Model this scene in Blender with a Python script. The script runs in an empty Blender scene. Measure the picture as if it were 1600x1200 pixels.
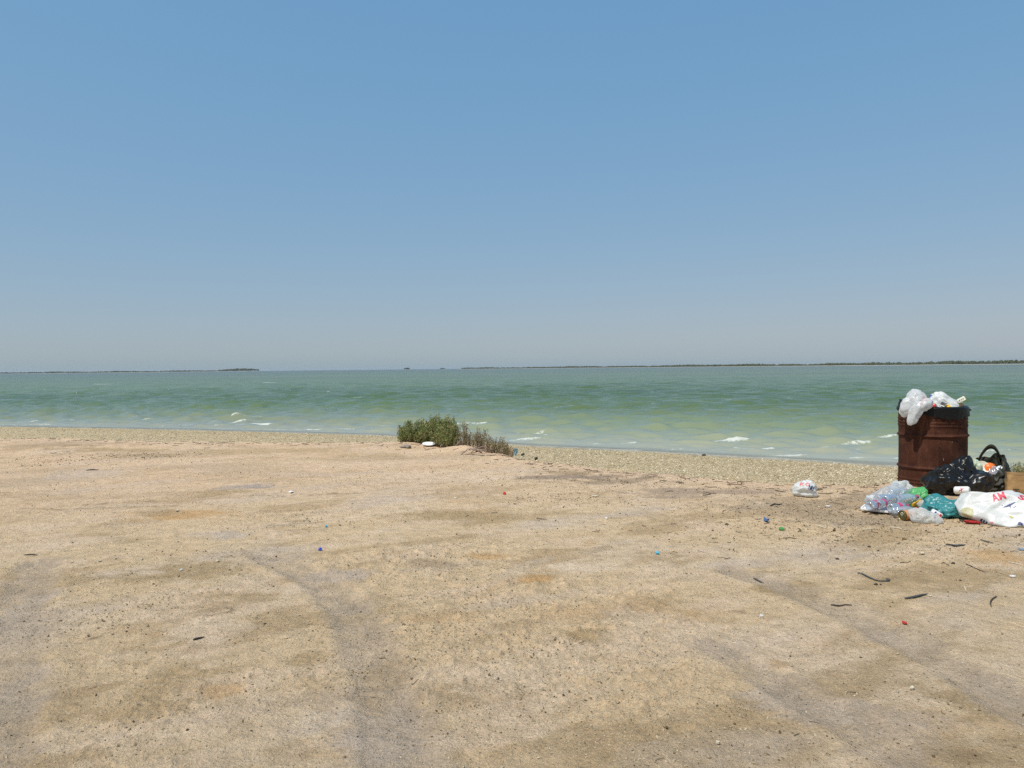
import bpy, bmesh, math, random
import numpy as np
from mathutils import Vector, Matrix
from mathutils.bvhtree import BVHTree

random.seed(7)
R = math.radians
sc = bpy.context.scene
col = sc.collection

# ------------------------------------------------------------------ camera
FPX, CX, CY = 1180.0, 800.0, 600.0            # focal length and centre in photo pixels
CAM_H, PITCH, ROLL = 1.13, math.atan(25.0 / 1180.0), 0.0103
fwd = Vector((0, math.cos(PITCH), -math.sin(PITCH)))
r0, u0 = Vector((1, 0, 0)), Vector((0, math.sin(PITCH), math.cos(PITCH)))
rgt = r0 * math.cos(ROLL) - u0 * math.sin(ROLL)
upv = u0 * math.cos(ROLL) + r0 * math.sin(ROLL)
EYE = Vector((0, 0, CAM_H))
cd = bpy.data.cameras.new('camera'); cam = bpy.data.objects.new('camera', cd); col.objects.link(cam)
cd.sensor_width = 36.0; cd.lens = 36.0 * FPX / 1600.0
cd.clip_start = 0.05; cd.clip_end = 30000
m = Matrix((rgt, upv, -fwd)).transposed().to_4x4(); m.translation = EYE
cam.matrix_world = m
sc.camera = cam

# ------------------------------------------------------------------ sky, sun, exposure
SUN_EL, SUN_AZ = R(60), R(48)                  # azimuth: how far left of straight behind the viewer
to_sun = Vector((-math.sin(SUN_AZ) * math.cos(SUN_EL), -math.cos(SUN_AZ) * math.cos(SUN_EL), math.sin(SUN_EL)))
w = bpy.data.worlds.new('World'); sc.world = w; w.use_nodes = True
nt = w.node_tree; nt.nodes.clear()
sky = nt.nodes.new('ShaderNodeTexSky'); sky.sky_type = 'NISHITA'; sky.sun_disc = False
sky.sun_elevation = SUN_EL
sky.sun_rotation = math.atan2(to_sun.x, to_sun.y)
sky.air_density = 1.0; sky.dust_density = 0.75; sky.ozone_density = 1.0; sky.altitude = 0
# the sky's contrast as a phone records it: one power curve per channel over the whole dome
sep = nt.nodes.new('ShaderNodeSeparateColor'); cmb = nt.nodes.new('ShaderNodeCombineColor')
nt.links.new(sky.outputs[0], sep.inputs[0])
def mth(op, a, b):
    x = nt.nodes.new('ShaderNodeMath'); x.operation = op
    for k, v in ((0, a), (1, b)):
        if isinstance(v, (int, float)): x.inputs[k].default_value = v
        else: nt.links.new(v, x.inputs[k])
    return x.outputs[0]
nt.links.new(mth('MULTIPLY', mth('POWER', sep.outputs[0], 0.625), 1.395), cmb.inputs[0])
nt.links.new(mth('MULTIPLY', mth('POWER', sep.outputs[1], 0.315), 2.74), cmb.inputs[1])
nt.links.new(mth('MULTIPLY', mth('MULTIPLY', mth('POWER', sep.outputs[2], 0.33), mth('POWER', sep.outputs[0], -0.14)), 3.94), cmb.inputs[2])
bg = nt.nodes.new('ShaderNodeBackground'); bg.inputs[1].default_value = 0.097
wo = nt.nodes.new('ShaderNodeOutputWorld')
nt.links.new(cmb.outputs[0], bg.inputs[0]); nt.links.new(bg.outputs[0], wo.inputs[0])
sl = bpy.data.lights.new('sun', 'SUN'); sl.energy = 4.1; sl.angle = R(0.55); sl.color = (1.0, 0.955, 0.88)
so = bpy.data.objects.new('sun', sl); col.objects.link(so)
so.rotation_euler = to_sun.to_track_quat('Z', 'Y').to_euler()
sc.view_settings.view_transform = 'Standard'; sc.view_settings.look = 'None'
sc.view_settings.exposure = 0.0; sc.view_settings.gamma = 1.0; sc.view_settings.use_curve_mapping = False
sc.cycles.use_denoising = False
sc.cycles.max_bounces = 10; sc.cycles.transparent_max_bounces = 24; sc.cycles.volume_bounces = 0
sc.cycles.caustics_reflective = False; sc.cycles.caustics_refractive = False

def pix(px, py, z=0.0):
    """where the sight line through a photo pixel meets the level z"""
    d = fwd * FPX + rgt * (px - CX) + upv * (CY - py)
    t = (z - CAM_H) / d.z
    return EYE + d * t
def pix_at(px, py, depth):
    """the point on the sight line at a distance along +Y"""
    d = fwd * FPX + rgt * (px - CX) + upv * (CY - py)
    return EYE + d * (depth / d.y)

# ------------------------------------------------------------------ helpers: noise
_rng = np.random.default_rng(11)
_perm = _rng.permutation(65536)
_gx = np.cos(_rng.uniform(0, 6.2832, 65536)); _gy = np.sin(_rng.uniform(0, 6.2832, 65536))
def noise2(x, y):
    xi = np.floor(x).astype(np.int64); yi = np.floor(y).astype(np.int64)
    fx, fy = x - xi, y - yi
    u = fx * fx * fx * (fx * (fx * 6 - 15) + 10); v = fy * fy * fy * (fy * (fy * 6 - 15) + 10)
    def g(ix, iy, dx, dy):
        h = _perm[(_perm[ix & 65535] + iy) & 65535]
        return _gx[h] * dx + _gy[h] * dy
    a = g(xi, yi, fx, fy); b = g(xi + 1, yi, fx - 1, fy); c = g(xi, yi + 1, fx, fy - 1); d = g(xi + 1, yi + 1, fx - 1, fy - 1)
    return (a + (b - a) * u + (c - a) * v + (a - b - c + d) * u * v) * 1.4
def fbm(x, y, oct=4, gain=0.5, lac=2.03):
    s, a = 0, 1.0
    for i in range(oct):
        s = s + a * noise2(x + 17.3 * i, y - 9.1 * i); x = x * lac; y = y * lac; a *= gain
    return s
def sstep(a, b, x):
    t = np.clip((x - a) / (b - a), 0, 1); return t * t * (3 - 2 * t)

# ------------------------------------------------------------------ helpers: materials
def new_mat(name):
    mt = bpy.data.materials.new(name); mt.use_nodes = True
    n = mt.node_tree; n.nodes.clear()
    out = n.nodes.new('ShaderNodeOutputMaterial')
    return mt, n, out
def nd(n, typ, ins=None, **kw):
    x = n.nodes.new(typ)
    for k, v in kw.items(): setattr(x, k, v)
    for k, v in (ins or {}).items():
        if isinstance(v, bpy.types.NodeSocket): n.links.new(v, x.inputs[k])
        else: x.inputs[k].default_value = v
    return x
def mixc(n, fac, a, b, blend='MIX'):
    x = n.nodes.new('ShaderNodeMix'); x.data_type = 'RGBA'; x.blend_type = blend
    for k, v in ((0, fac), (6, a), (7, b)):
        if isinstance(v, bpy.types.NodeSocket): n.links.new(v, x.inputs[k])
        else: x.inputs[k].default_value = (*v, 1) if isinstance(v, tuple) and len(v) == 3 else v
    return x.outputs[2]
def maprange(n, v, a, b, c=0.0, d=1.0):
    x = nd(n, 'ShaderNodeMapRange', {0: v, 1: a, 2: b, 3: c, 4: d}); return x.outputs[0]

def paint(name, color, rough=0.5, var=0.15, scale=30.0, metallic=0.0, bump=0.0, spec=0.5, dirt=0.0):
    """painted / plastic / paper surface with uneven colour and a little dirt"""
    mt, n, out = new_mat(name)
    tc = nd(n, 'ShaderNodeTexCoord')
    nz = nd(n, 'ShaderNodeTexNoise', {'Vector': tc.outputs['Object'], 'Scale': scale, 'Detail': 6.0, 'Roughness': 0.65})
    dark = tuple(c * (1 - var) for c in color); lite = tuple(min(1, c * (1 + var)) for c in color)
    c = mixc(n, maprange(n, nz.outputs[0], 0.3, 0.7), dark, lite)
    if dirt:
        n2 = nd(n, 'ShaderNodeTexNoise', {'Vector': tc.outputs['Object'], 'Scale': scale * 0.35, 'Detail': 8.0, 'Roughness': 0.7})
        c = mixc(n, maprange(n, n2.outputs[0], 0.5, 0.72, 0.0, dirt), c, (0.36, 0.29, 0.19))
    p = nd(n, 'ShaderNodeBsdfPrincipled', {'Base Color': c, 'Roughness': rough, 'Metallic': metallic, 'Specular IOR Level': spec})
    if bump:
        b = nd(n, 'ShaderNodeBump', {'Height': nz.outputs[0], 'Strength': bump, 'Distance': 0.01}); n.links.new(b.outputs[0], p.inputs['Normal'])
    n.links.new(p.outputs[0], out.inputs[0])
    return mt

def film(name, color, trans=0.35, clear=0.0, rough=0.3, dirt=0.12, scale=22.0, bump=0.25, spec=0.5):
    """thin plastic sheet: some light comes through, fine creases"""
    mt, n, out = new_mat(name)
    tc = nd(n, 'ShaderNodeTexCoord')
    nz = nd(n, 'ShaderNodeTexNoise', {'Vector': tc.outputs['Object'], 'Scale': scale, 'Detail': 5.0, 'Roughness': 0.6})
    n2 = nd(n, 'ShaderNodeTexNoise', {'Vector': tc.outputs['Object'], 'Scale': scale * 0.4, 'Detail': 8.0, 'Roughness': 0.7})
    c = mixc(n, maprange(n, nz.outputs[0], 0.3, 0.7), tuple(x * 0.92 for x in color), color)
    c = mixc(n, maprange(n, n2.outputs[0], 0.5, 0.75, 0.0, dirt), c, (0.40, 0.33, 0.22))
    b = nd(n, 'ShaderNodeBump', {'Height': nz.outputs[0], 'Strength': bump, 'Distance': 0.012})
    p = nd(n, 'ShaderNodeBsdfPrincipled', {'Base Color': c, 'Roughness': rough, 'Normal': b.outputs[0], 'Specular IOR Level': spec})
    t = nd(n, 'ShaderNodeBsdfTranslucent', {'Color': c, 'Normal': b.outputs[0]})
    s = nd(n, 'ShaderNodeMixShader', {0: trans, 1: p.outputs[0], 2: t.outputs[0]})
    if clear:
        tr = nd(n, 'ShaderNodeBsdfTransparent', {'Color': (*[0.5 + 0.5 * x for x in color], 1)})
        s = nd(n, 'ShaderNodeMixShader', {0: clear, 1: s.outputs[0], 2: tr.outputs[0]})
    n.links.new(s.outputs[0], out.inputs[0])
    return mt

# ------------------------------------------------------------------ helpers: objects
def mesh_obj(name, verts, faces, mat=None, parent=None, smooth=True, loc=None):
    me = bpy.data.meshes.new(name)
    me.from_pydata([tuple(v) for v in verts], [], [tuple(f) for f in faces]); me.update()
    if smooth: me.polygons.foreach_set('use_smooth', [True] * len(me.polygons))
    if mat: me.materials.append(mat)
    o = bpy.data.objects.new(name, me); col.objects.link(o)
    if parent: o.parent = parent
    if loc is not None: o.location = loc
    return o
def grid_mesh(name, X, Y, Z, mat, smooth=True):
    nr, nc = X.shape
    me = bpy.data.meshes.new(name)
    co = np.stack([X, Y, Z], -1).reshape(-1, 3).astype(np.float32)
    i = np.arange(nr * nc).reshape(nr, nc)
    q = np.stack([i[:-1, :-1], i[:-1, 1:], i[1:, 1:], i[1:, :-1]], -1).reshape(-1, 4)
    me.vertices.add(len(co)); me.vertices.foreach_set('co', co.ravel())
    me.loops.add(q.size); me.loops.foreach_set('vertex_index', q.ravel().astype(np.int32))
    me.polygons.add(len(q)); me.polygons.foreach_set('loop_start', np.arange(0, q.size, 4, dtype=np.int32))
    me.update(calc_edges=True)
    me.polygons.foreach_set('use_smooth', np.full(len(q), smooth))
    me.materials.append(mat)
    o = bpy.data.objects.new(name, me); col.objects.link(o)
    return o
def bulk_mesh(name, co, tris, mat, parent=None, smooth=False):
    me = bpy.data.meshes.new(name); co = np.asarray(co, np.float32); q = np.asarray(tris, np.int32)
    k = q.shape[1]
    me.vertices.add(len(co)); me.vertices.foreach_set('co', co.ravel())
    me.loops.add(q.size); me.loops.foreach_set('vertex_index', q.ravel())
    me.polygons.add(len(q)); me.polygons.foreach_set('loop_start', np.arange(0, q.size, k, dtype=np.int32))
    me.update(calc_edges=True)
    me.polygons.foreach_set('use_smooth', np.full(len(q), smooth))
    if mat: me.materials.append(mat)
    o = bpy.data.objects.new(name, me); col.objects.link(o)
    if parent: o.parent = parent
    return o
def attr_f(o, name, arr):
    a = o.data.attributes.new(name, 'FLOAT', 'POINT'); a.data.foreach_set('value', np.asarray(arr, np.float32).ravel())
def attr_c(o, name, rgb):
    rgb = np.asarray(rgb, np.float32).reshape(-1, 3); c = np.ones((len(rgb), 4), np.float32); c[:, :3] = rgb
    a = o.data.attributes.new(name, 'FLOAT_COLOR', 'POINT'); a.data.foreach_set('color', c.ravel())
def tag(o, label=None, cat=None, group=None, kind=None):
    if label: o['label'] = label
    if cat: o['category'] = cat
    if group: o['group'] = group
    if kind: o['kind'] = kind
    return o
def thing(name, label, cat, loc=(0, 0, 0), group=None):
    o = bpy.data.objects.new(name, None); col.objects.link(o); o.location = loc; o.empty_display_size = 0.1
    return tag(o, label, cat, group)

# ------------------------------------------------------------------ lie of the land
SEA_Z = -0.28
EDGE = [(-260, 92), (-60, 30)] + [tuple(pix(a, b, 0)[:2]) for a, b in
        ((-60, 686), (80, 686), (200, 690), (400, 691), (560, 691), (640, 694), (700, 701), (760, 710), (840, 722), (900, 731), (1000, 743), (1100, 752), (1200, 759), (1340, 762), (1400, 756), (1460, 750), (1620, 745))] + [(9, 5.2), (22, -3), (90, -40)]
SHORE = [(-260, 108), (-70, 42)] + [tuple(pix(a, b, SEA_Z)[:2]) for a, b in
        ((-60, 664.5), (0, 666.5), (200, 670), (400, 675), (600, 681), (700, 688), (840, 698.5), (1000, 706), (1130, 714), (1260, 721), (1400, 730), (1620, 744))] + [(14, 5.6), (30, -2), (100, -34)]
def polar_table(pts):
    p = np.array(pts, float); out = []
    for a, b in zip(p[:-1], p[1:]):
        for t in np.linspace(0, 1, 40, endpoint=False): out.append(a + (b - a) * t)
    out = np.array(out + [p[-1]])
    th = np.arctan2(out[:, 0], out[:, 1]); rr = np.hypot(out[:, 0], out[:, 1])
    o = np.argsort(th); return th[o], rr[o]
E_TH, E_R = polar_table(EDGE); S_TH, S_R = polar_table(SHORE)
def r_edge(th): return np.interp(th, E_TH, E_R)
def r_shore(th): return np.interp(th, S_TH, S_R)
def seg_dist(x, y, pts):
    """distance to a polyline and the side-on position along it"""
    best = np.full(x.shape, 1e9); along = np.zeros(x.shape); acc = 0
    for (ax, ay), (bx, by) in zip(pts[:-1], pts[1:]):
        dx, dy = bx - ax, by - ay; L = math.hypot(dx, dy)
        t = np.clip(((x - ax) * dx + (y - ay) * dy) / (L * L), 0, 1)
        d = np.hypot(x - ax - t * dx, y - ay - t * dy)
        mk = d < best; best = np.where(mk, d, best); along = np.where(mk, acc + t * L, along); acc += L
    return best, along
BUSH = pix(705, 698, 0.0)
MOUNDS = [(pix(668, 694), 0.75, 0.35, 0.05), (pix(742, 704), 0.55, 0.3, 0.09), (pix(790, 712), 0.4, 0.2, 0.03), (pix(60, 700), 1.6, 0.7, 0.03)]
TRACKS = [([pix(*p)[:2] for p in ((420, 868), (500, 905), (555, 960), (590, 1040), (615, 1120), (640, 1260))], 0.12),
          ([pix(*p)[:2] for p in ((60, 880), (38, 950), (22, 1030), (8, 1100), (-30, 1220))], 0.13),
          ([pix(*p)[:2] for p in ((1150, 890), (1250, 925), (1380, 985), (1500, 1050), (1680, 1160))], 0.11),
          ([pix(*p)[:2] for p in ((1120, 1010), (1230, 1075), (1330, 1130), (1470, 1230))], 0.10)]
TRACKS = [([tuple(q) for q in pts], wd) for pts, wd in TRACKS]
CLOD = [pix(720, 1000), pix(780, 930), pix(860, 1040), pix(660, 880), pix(1400, 850), pix(1340, 810), pix(200, 960), pix(250, 1130), pix(900, 960)]
def ground_z(x, y, fine=True):
    x = np.asarray(x, float); y = np.asarray(y, float)
    th = np.arctan2(x, y); r = np.hypot(x, y)
    wob = 0.22 * noise2(x * 0.9, y * 0.9) + 0.10 * noise2(x * 2.7, y * 2.7)
    re = r_edge(th) + wob; rs = r_shore(th)
    t = (r - re) / np.maximum(rs - re, 0.3)
    z = np.where(t <= 0, 0.0, SEA_Z * (0.30 * sstep(0, 0.14, t) + 0.70 * np.clip(t, 0, 1) ** 0.9))
    z = np.where(t > 1, SEA_Z - np.minimum((r - rs) * 0.05, 2.6), z)
    land = 1 - sstep(-0.05, 0.4, t)
    z = z + land * (0.020 * fbm(x * 0.35, y * 0.35, 3) + 0.008 * fbm(x * 1.7 + 5, y * 1.7, 3))
    for c, a, b, h in MOUNDS:
        z = z + h * np.exp(-(((x - c.x) / a) ** 2 + ((y - c.y) / b) ** 2))
    if fine:
        rough = 0.35 + sum(np.exp(-((x - c.x) ** 2 + (y - c.y) ** 2) / 0.35) for c in CLOD)
        rough = rough * (0.55 + 0.9 * sstep(-0.3, 0.5, fbm(x * 0.8 + 31, y * 0.8, 3)))
        lump = fbm(x * 13, y * 13 + 3, 4)
        z = z + land * np.clip(rough, 0, 1.6) * (0.016 * np.maximum(lump - 0.22, 0) - 0.010 * np.maximum(-lump - 0.35, 0))
        z = z + land * 0.0030 * np.clip(rough, 0, 1.6) * fbm(x * 40, y * 40, 3)
        z = z + (1 - land) * sstep(1.1, 0.95, t) * 0.006 * fbm(x * 14, y * 14, 3)
        for pts, wd in TRACKS:
            d, al = seg_dist(x, y, pts)
            inside = sstep(wd * 1.1, wd * 0.5, d)
            z = z - land * inside * 0.009 + land * 0.006 * np.exp(-((d - wd * 1.15) / 0.045) ** 2)
            z = z - land * inside * 0.0034 * (np.sin(al * 80 + d * 55) > 0.2) * sstep(-0.3, 0.4, noise2(x * 3, y * 3))
    return z
def gz(x, y): return float(ground_z(np.array([x]), np.array([y]))[0])
def gpix(px, py):
    """the point on the ground seen at a photo pixel"""
    p = pix(px, py, 0.0)
    for _ in range(4): p = pix(px, py, gz(p.x, p.y))
    return p

# ------------------------------------------------------------------ ground
def sand_material():
    mt, n, out = new_mat('sand')
    tc = nd(n, 'ShaderNodeTexCoord'); P = tc.outputs['Object']
    at = nd(n, 'ShaderNodeAttribute', attribute_name='tint')
    sh = nd(n, 'ShaderNodeAttribute', attribute_name='shell')
    g1 = nd(n, 'ShaderNodeTexNoise', {'Vector': P, 'Scale': 11.0, 'Detail': 8.0, 'Roughness': 0.72})
    g2 = nd(n, 'ShaderNodeTexNoise', {'Vector': P, 'Scale': 95.0, 'Detail': 5.0, 'Roughness': 0.7})
    g3 = nd(n, 'ShaderNodeTexNoise', {'Vector': P, 'Scale': 420.0, 'Detail': 3.0, 'Roughness': 0.7})
    c = mixc(n, 1.0, at.outputs[0], mixc(n, maprange(n, g1.outputs[0], 0.3, 0.7), (0.80, 0.79, 0.77), (1.17, 1.17, 1.18)), 'MULTIPLY')
    c = mixc(n, 1.0, c, mixc(n, maprange(n, g2.outputs[0], 0.25, 0.75), (0.72, 0.70, 0.68), (1.25, 1.26, 1.27)), 'MULTIPLY')
    c = mixc(n, 0.7, c, mixc(n, maprange(n, g3.outputs[0], 0.25, 0.75), (0.70, 0.69, 0.66), (1.28, 1.28, 1.28)), 'MULTIPLY')
    # dark grit and pale shell flecks
    v1 = nd(n, 'ShaderNodeTexVoronoi', {'Vector': P, 'Scale': 48.0, 'Randomness': 1.0})
    spot = nd(n, 'ShaderNodeMath', {0: maprange(n, v1.outputs['Distance'], 0.10, 0.22, 1.0, 0.0), 1: maprange(n, nd(n, 'ShaderNodeSeparateColor', {0: v1.outputs['Color']}).outputs[0], 0.80, 0.84)}, operation='MULTIPLY')
    c = mixc(n, nd(n, 'ShaderNodeMath', {0: spot.outputs[0], 1: 0.6}, operation='MULTIPLY').outputs[0], c, (0.12, 0.09, 0.055))
    v2 = nd(n, 'ShaderNodeTexVoronoi', {'Vector': P, 'Scale': 30.0, 'Randomness': 1.0})
    sp2 = nd(n, 'ShaderNodeMath', {0: maprange(n, v2.outputs['Distance'], 0.06, 0.14, 1.0, 0.0), 1: maprange(n, nd(n, 'ShaderNodeSeparateColor', {0: v2.outputs['Color']}).outputs[1], 0.93, 0.95)}, operation='MULTIPLY')
    c = mixc(n, sp2.outputs[0], c, (0.72, 0.66, 0.54))
    # shell grit of the beach
    v3 = nd(n, 'ShaderNodeTexVoronoi', {'Vector': P, 'Scale': 26.0, 'Randomness': 1.0})
    v3c = nd(n, 'ShaderNodeSeparateColor', {0: v3.outputs['Color']})
    gc = mixc(n, v3c.outputs[0], (0.20, 0.15, 0.075), (0.66, 0.56, 0.36))
    c = mixc(n, nd(n, 'ShaderNodeMath', {0: sh.outputs['Fac'], 1: 0.62}, operation='MULTIPLY').outputs[0], c, gc)
    h = nd(n, 'ShaderNodeMath', {0: nd(n, 'ShaderNodeMath', {0: g1.outputs[0], 1: 3.2}, operation='MULTIPLY').outputs[0], 1: nd(n, 'ShaderNodeMath', {0: g2.outputs[0], 1: 1.1, 2: nd(n, 'ShaderNodeMath', {0: g3.outputs[0], 1: 0.35}, operation='MULTIPLY').outputs[0]}, operation='MULTIPLY_ADD').outputs[0]}, operation='ADD')
    h2 = nd(n, 'ShaderNodeMath', {0: spot.outputs[0], 1: 0.4, 2: h.outputs[0]}, operation='MULTIPLY_ADD')
    b = nd(n, 'ShaderNodeBump', {'Height': h2.outputs[0], 'Strength': 1.0, 'Distance': 0.013})
    p = nd(n, 'ShaderNodeBsdfPrincipled', {'Base Color': c, 'Roughness': 0.95, 'Specular IOR Level': 0.15, 'Normal': b.outputs[0]})
    n.links.new(p.outputs[0], out.inputs[0])
    return mt

TH_FINE = np.linspace(R(-41), R(41), 700)
TH = np.concatenate([np.linspace(R(-180), R(-42), 44), TH_FINE, np.linspace(R(42), R(180), 44)])
rad = [0.02, 0.3, 0.7, 1.1, 1.4]; r_ = 1.6
while r_ < 26: rad.append(r_); r_ += max(0.0065, 0.62 * r_ * r_ / (755 * 1.13))
rad += [26, 28, 31, 35, 40, 50, 70, 110, 200, 400, 700]
RR, TT = np.meshgrid(np.array(rad), TH, indexing='ij')
GX, GY = RR * np.sin(TT), RR * np.cos(TT)
GZ = ground_z(GX, GY)
ground = grid_mesh('ground', GX, GY, GZ, sand_material())
tag(ground, kind='structure')

x, y = GX, GY
re = r_edge(TT) + 0.22 * noise2(x * 0.9, y * 0.9) + 0.10 * noise2(x * 2.7, y * 2.7); rs = r_shore(TT)
tb = (RR - re) / np.maximum(rs - re, 0.3)
c45, s45 = math.cos(R(28)), math.sin(R(28))
xa, ya = x * c45 + y * s45, -x * s45 + y * c45
C = np.zeros(x.shape + (3,)); C[:] = (0.470, 0.380, 0.245)
def blend(colr, k):
    global C
    C = C + (np.array(colr) - C) * np.clip(k, 0, 1)[..., None]
n_big = fbm(xa * 0.55, ya * 1.1, 6, 0.6); n_mid = fbm(xa * 1.5 + 40, ya * 3.0, 5, 0.62); n_s = fbm(x * 4 + 9, y * 5, 5, 0.65)
blend((0.500, 0.420, 0.300), sstep(0.0, 0.7, n_big) * 0.7)
blend((0.330, 0.255, 0.150), sstep(0.05, 0.6, fbm(xa * 0.9 + 70, ya * 2.0 + 13, 5, 0.6)) * 0.75)
blend((0.420, 0.372, 0.300), sstep(0.15, 0.75, fbm(xa * 0.7 - 50, ya * 1.6 + 77, 4)) * 0.7)
blend((0.420, 0.300, 0.165), sstep(0.45, 0.95, fbm(x * 1.1 + 120, y * 1.6 - 33, 4)) * 0.55)
blend((0.520, 0.430, 0.320), sstep(0.1, 0.8, n_mid) * 0.45)
blend((0.350, 0.280, 0.175), sstep(0.15, 0.8, n_s) * 0.30)
blend((0.475, 0.360, 0.250), sstep(5.0, 9.0, RR) * 0.45)
blend((0.355, 0.285, 0.190), sstep(6.5, 10, RR) * sstep(0.0, 0.5, fbm(x * 0.5 + 7, y * 1.4, 4)) * 0.6)
SN = [fbm(x * 2.6, y * 4.1, 6, 0.66), fbm(x * 2.0 + 50, y * 4.7 + 9, 6, 0.66), fbm(x * 3.3 - 20, y * 3.6 + 30, 6, 0.66)]
def stain(px, py, wx, wy, colr, k, ang=0.0, soft=0.5):
    c = gpix(px, py); ex = gpix(px + wx, py); ey = gpix(px, py - wy)
    a = abs(ex.x - c.x); b = abs(ey.y - c.y)
    ca, sa = math.cos(ang), math.sin(ang)
    dx, dy = x - c.x, y - c.y
    u, v = (dx * ca + dy * sa) / a, (-dx * sa + dy * ca) / b
    d = np.sqrt(u * u + v * v) + 0.62 * SN[int(px) % 3]
    blend(colr, sstep(1.0 + soft * 0.5, 1.0 - soft, d) * min(1, k * 1.2))
GREY, DARK, OCHRE, PALE, DAMP = (0.400, 0.350, 0.282), (0.250, 0.195, 0.115), (0.42, 0.285, 0.140), (0.53, 0.45, 0.335), (0.315, 0.245, 0.14)
for a in ((520, 905, 45, 16, GREY, .8), (600, 1150, 60, 70, GREY, .75), (25, 960, 30, 40, GREY, .8), (20, 1080, 25, 40, GREY, .8), (560, 960, 55, 30, DAMP, .5), (600, 1070, 40, 40, DAMP, .6),
          (915, 990, 55, 14, DAMP, .75), (700, 805, 90, 9, DAMP, .7), (770, 808, 40, 8, DAMP, .6), (270, 805, 70, 8, OCHRE, .7), (250, 800, 40, 5, DARK, .4), (840, 903, 26, 5, OCHRE, .8),
          (760, 870, 40, 6, OCHRE, .6), (1250, 925, 80, 18, DAMP, .75), (1220, 1040, 20, 9, OCHRE, .5), (380, 760, 60, 4, (0.30, 0.27, 0.24), .7), (350, 770, 40, 5, DAMP, .6), (130, 740, 80, 8, GREY, .5),
          (350, 835, 35, 8, GREY, .7), (300, 890, 90, 16, DAMP, .7), (230, 905, 60, 10, DAMP, .5), (260, 1070, 80, 25, DAMP, .6), (350, 1080, 40, 14, OCHRE, .5), (480, 1030, 35, 12, DAMP, .6), (190, 1110, 90, 16, DAMP, .5),
          (1290, 1110, 80, 22, GREY, .6), (1210, 1090, 50, 14, GREY, .6), (1400, 1130, 90, 30, (0.35, 0.30, 0.23), .55), (1500, 1090, 70, 22, DAMP, .7), (1480, 1180, 90, 16, DARK, .5), (1560, 870, 60, 16, OCHRE, .55), (1400, 900, 60, 14, DAMP, .5),
          (900, 745, 120, 4, (0.24, 0.195, 0.15), .75), (960, 752, 90, 4, (0.26, 0.21, 0.15), .7), (880, 738, 50, 3, DARK, .5), (1090, 770, 120, 8, (0.29, 0.235, 0.175), .7), (1250, 790, 120, 14, (0.31, 0.25, 0.17), .65), (1330, 815, 90, 14, (0.30, 0.245, 0.165), .6), (1380, 780, 60, 12, (0.30, 0.25, 0.18), .6),
          (180, 703, 90, 4, DAMP, .7), (230, 712, 60, 3, DARK, .45), (60, 695, 60, 3, DARK, .4), (400, 705, 120, 5, DAMP, .5), (590, 712, 60, 4, DAMP, .5), (680, 880, 50, 7, (0.27, 0.22, 0.15), .55),
          (450, 920, 60, 10, PALE, .5), (900, 885, 50, 8, PALE, .6), (760, 1060, 70, 25, PALE, .35), (330, 980, 70, 14, PALE, .5), (130, 1150, 90, 25, PALE, .3), (1050, 990, 120, 30, PALE, .4), (700, 745, 140, 8, PALE, .4)):
    stain(*a)
for pts, wd in TRACKS:
    d, al = seg_dist(x, y, pts)
    nn = 0.05 * fbm(x * 5, y * 5, 3)
    blend((0.340, 0.292, 0.222), sstep(wd * 1.25, wd * 0.75, d + 0.05 * SN[1]) * (0.62 + 0.3 * SN[0]))
    
# weed lines and narrow ruts: no relief, rut shade put into the colour
for k_, pts in enumerate((((10, 722), (90, 712), (150, 698), (180, 693)), ((60, 706), (140, 698), (210, 691)), ((-20, 792), (150, 788), (330, 780), (470, 772), (580, 768)), ((0, 800), (170, 795), (330, 789)), ((400, 775), (520, 772), (640, 778)), ((430, 820), (480, 812), (510, 808)),
                          ((0, 880), (60, 868), (120, 855)), ((860, 738), (940, 746), (1010, 750)), ((880, 752), (980, 757)), ((1050, 765), (1200, 775), (1330, 778)), ((140, 1000), (230, 985), (330, 965)), ((60, 1160), (250, 1120), (420, 1060)), ((1000, 900), (1180, 960), (1330, 1040)), ((640, 868), (700, 878), (740, 885)))):
    d, al = seg_dist(x, y, [tuple(pix(*p)[:2]) for p in pts])
    w_ = np.maximum(0.012, 0.30 * RR * RR / (755 * 1.13))
    blend((0.215, 0.165, 0.105), np.exp(-((d + 0.10 * SN[k_ % 3]) / (w_ * 1.6)) ** 2) * sstep(-0.15, 0.5, SN[(k_ + 1) % 3]) * 0.8)
# pinkish bank, shell beach, wet margin
blend((0.520, 0.400, 0.280), sstep(-0.10, 0.02, tb) * sstep(0.45, 0.2, tb) * 0.75)
blend((0.500, 0.400, 0.235), sstep(0.05, 0.35, tb + 0.15 * fbm(x * 0.8, y * 2.2, 3)) * 0.9)
blend((0.340, 0.260, 0.120), sstep(0.66, 0.80, tb + 0.1 * fbm(x, y, 3)) * sstep(1.0, 0.86, tb) * 0.55)
blend((0.40, 0.345, 0.235), sstep(0.955, 1.0, tb) * 0.8)
shell = sstep(0.08, 0.35, tb + 0.12 * fbm(x * 1.1, y * 1.9, 3)) * sstep(1.05, 1.0, tb)
C = 0.5 + (C - 0.5); lum = C.mean(-1, keepdims=True); C = np.clip((lum + (C - lum) * 1.0) * np.array((1.61, 1.48, 1.43)) - 0.01, 0.02, 0.9)
attr_c(ground, 'tint', C); attr_f(ground, 'shell', shell)

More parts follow.
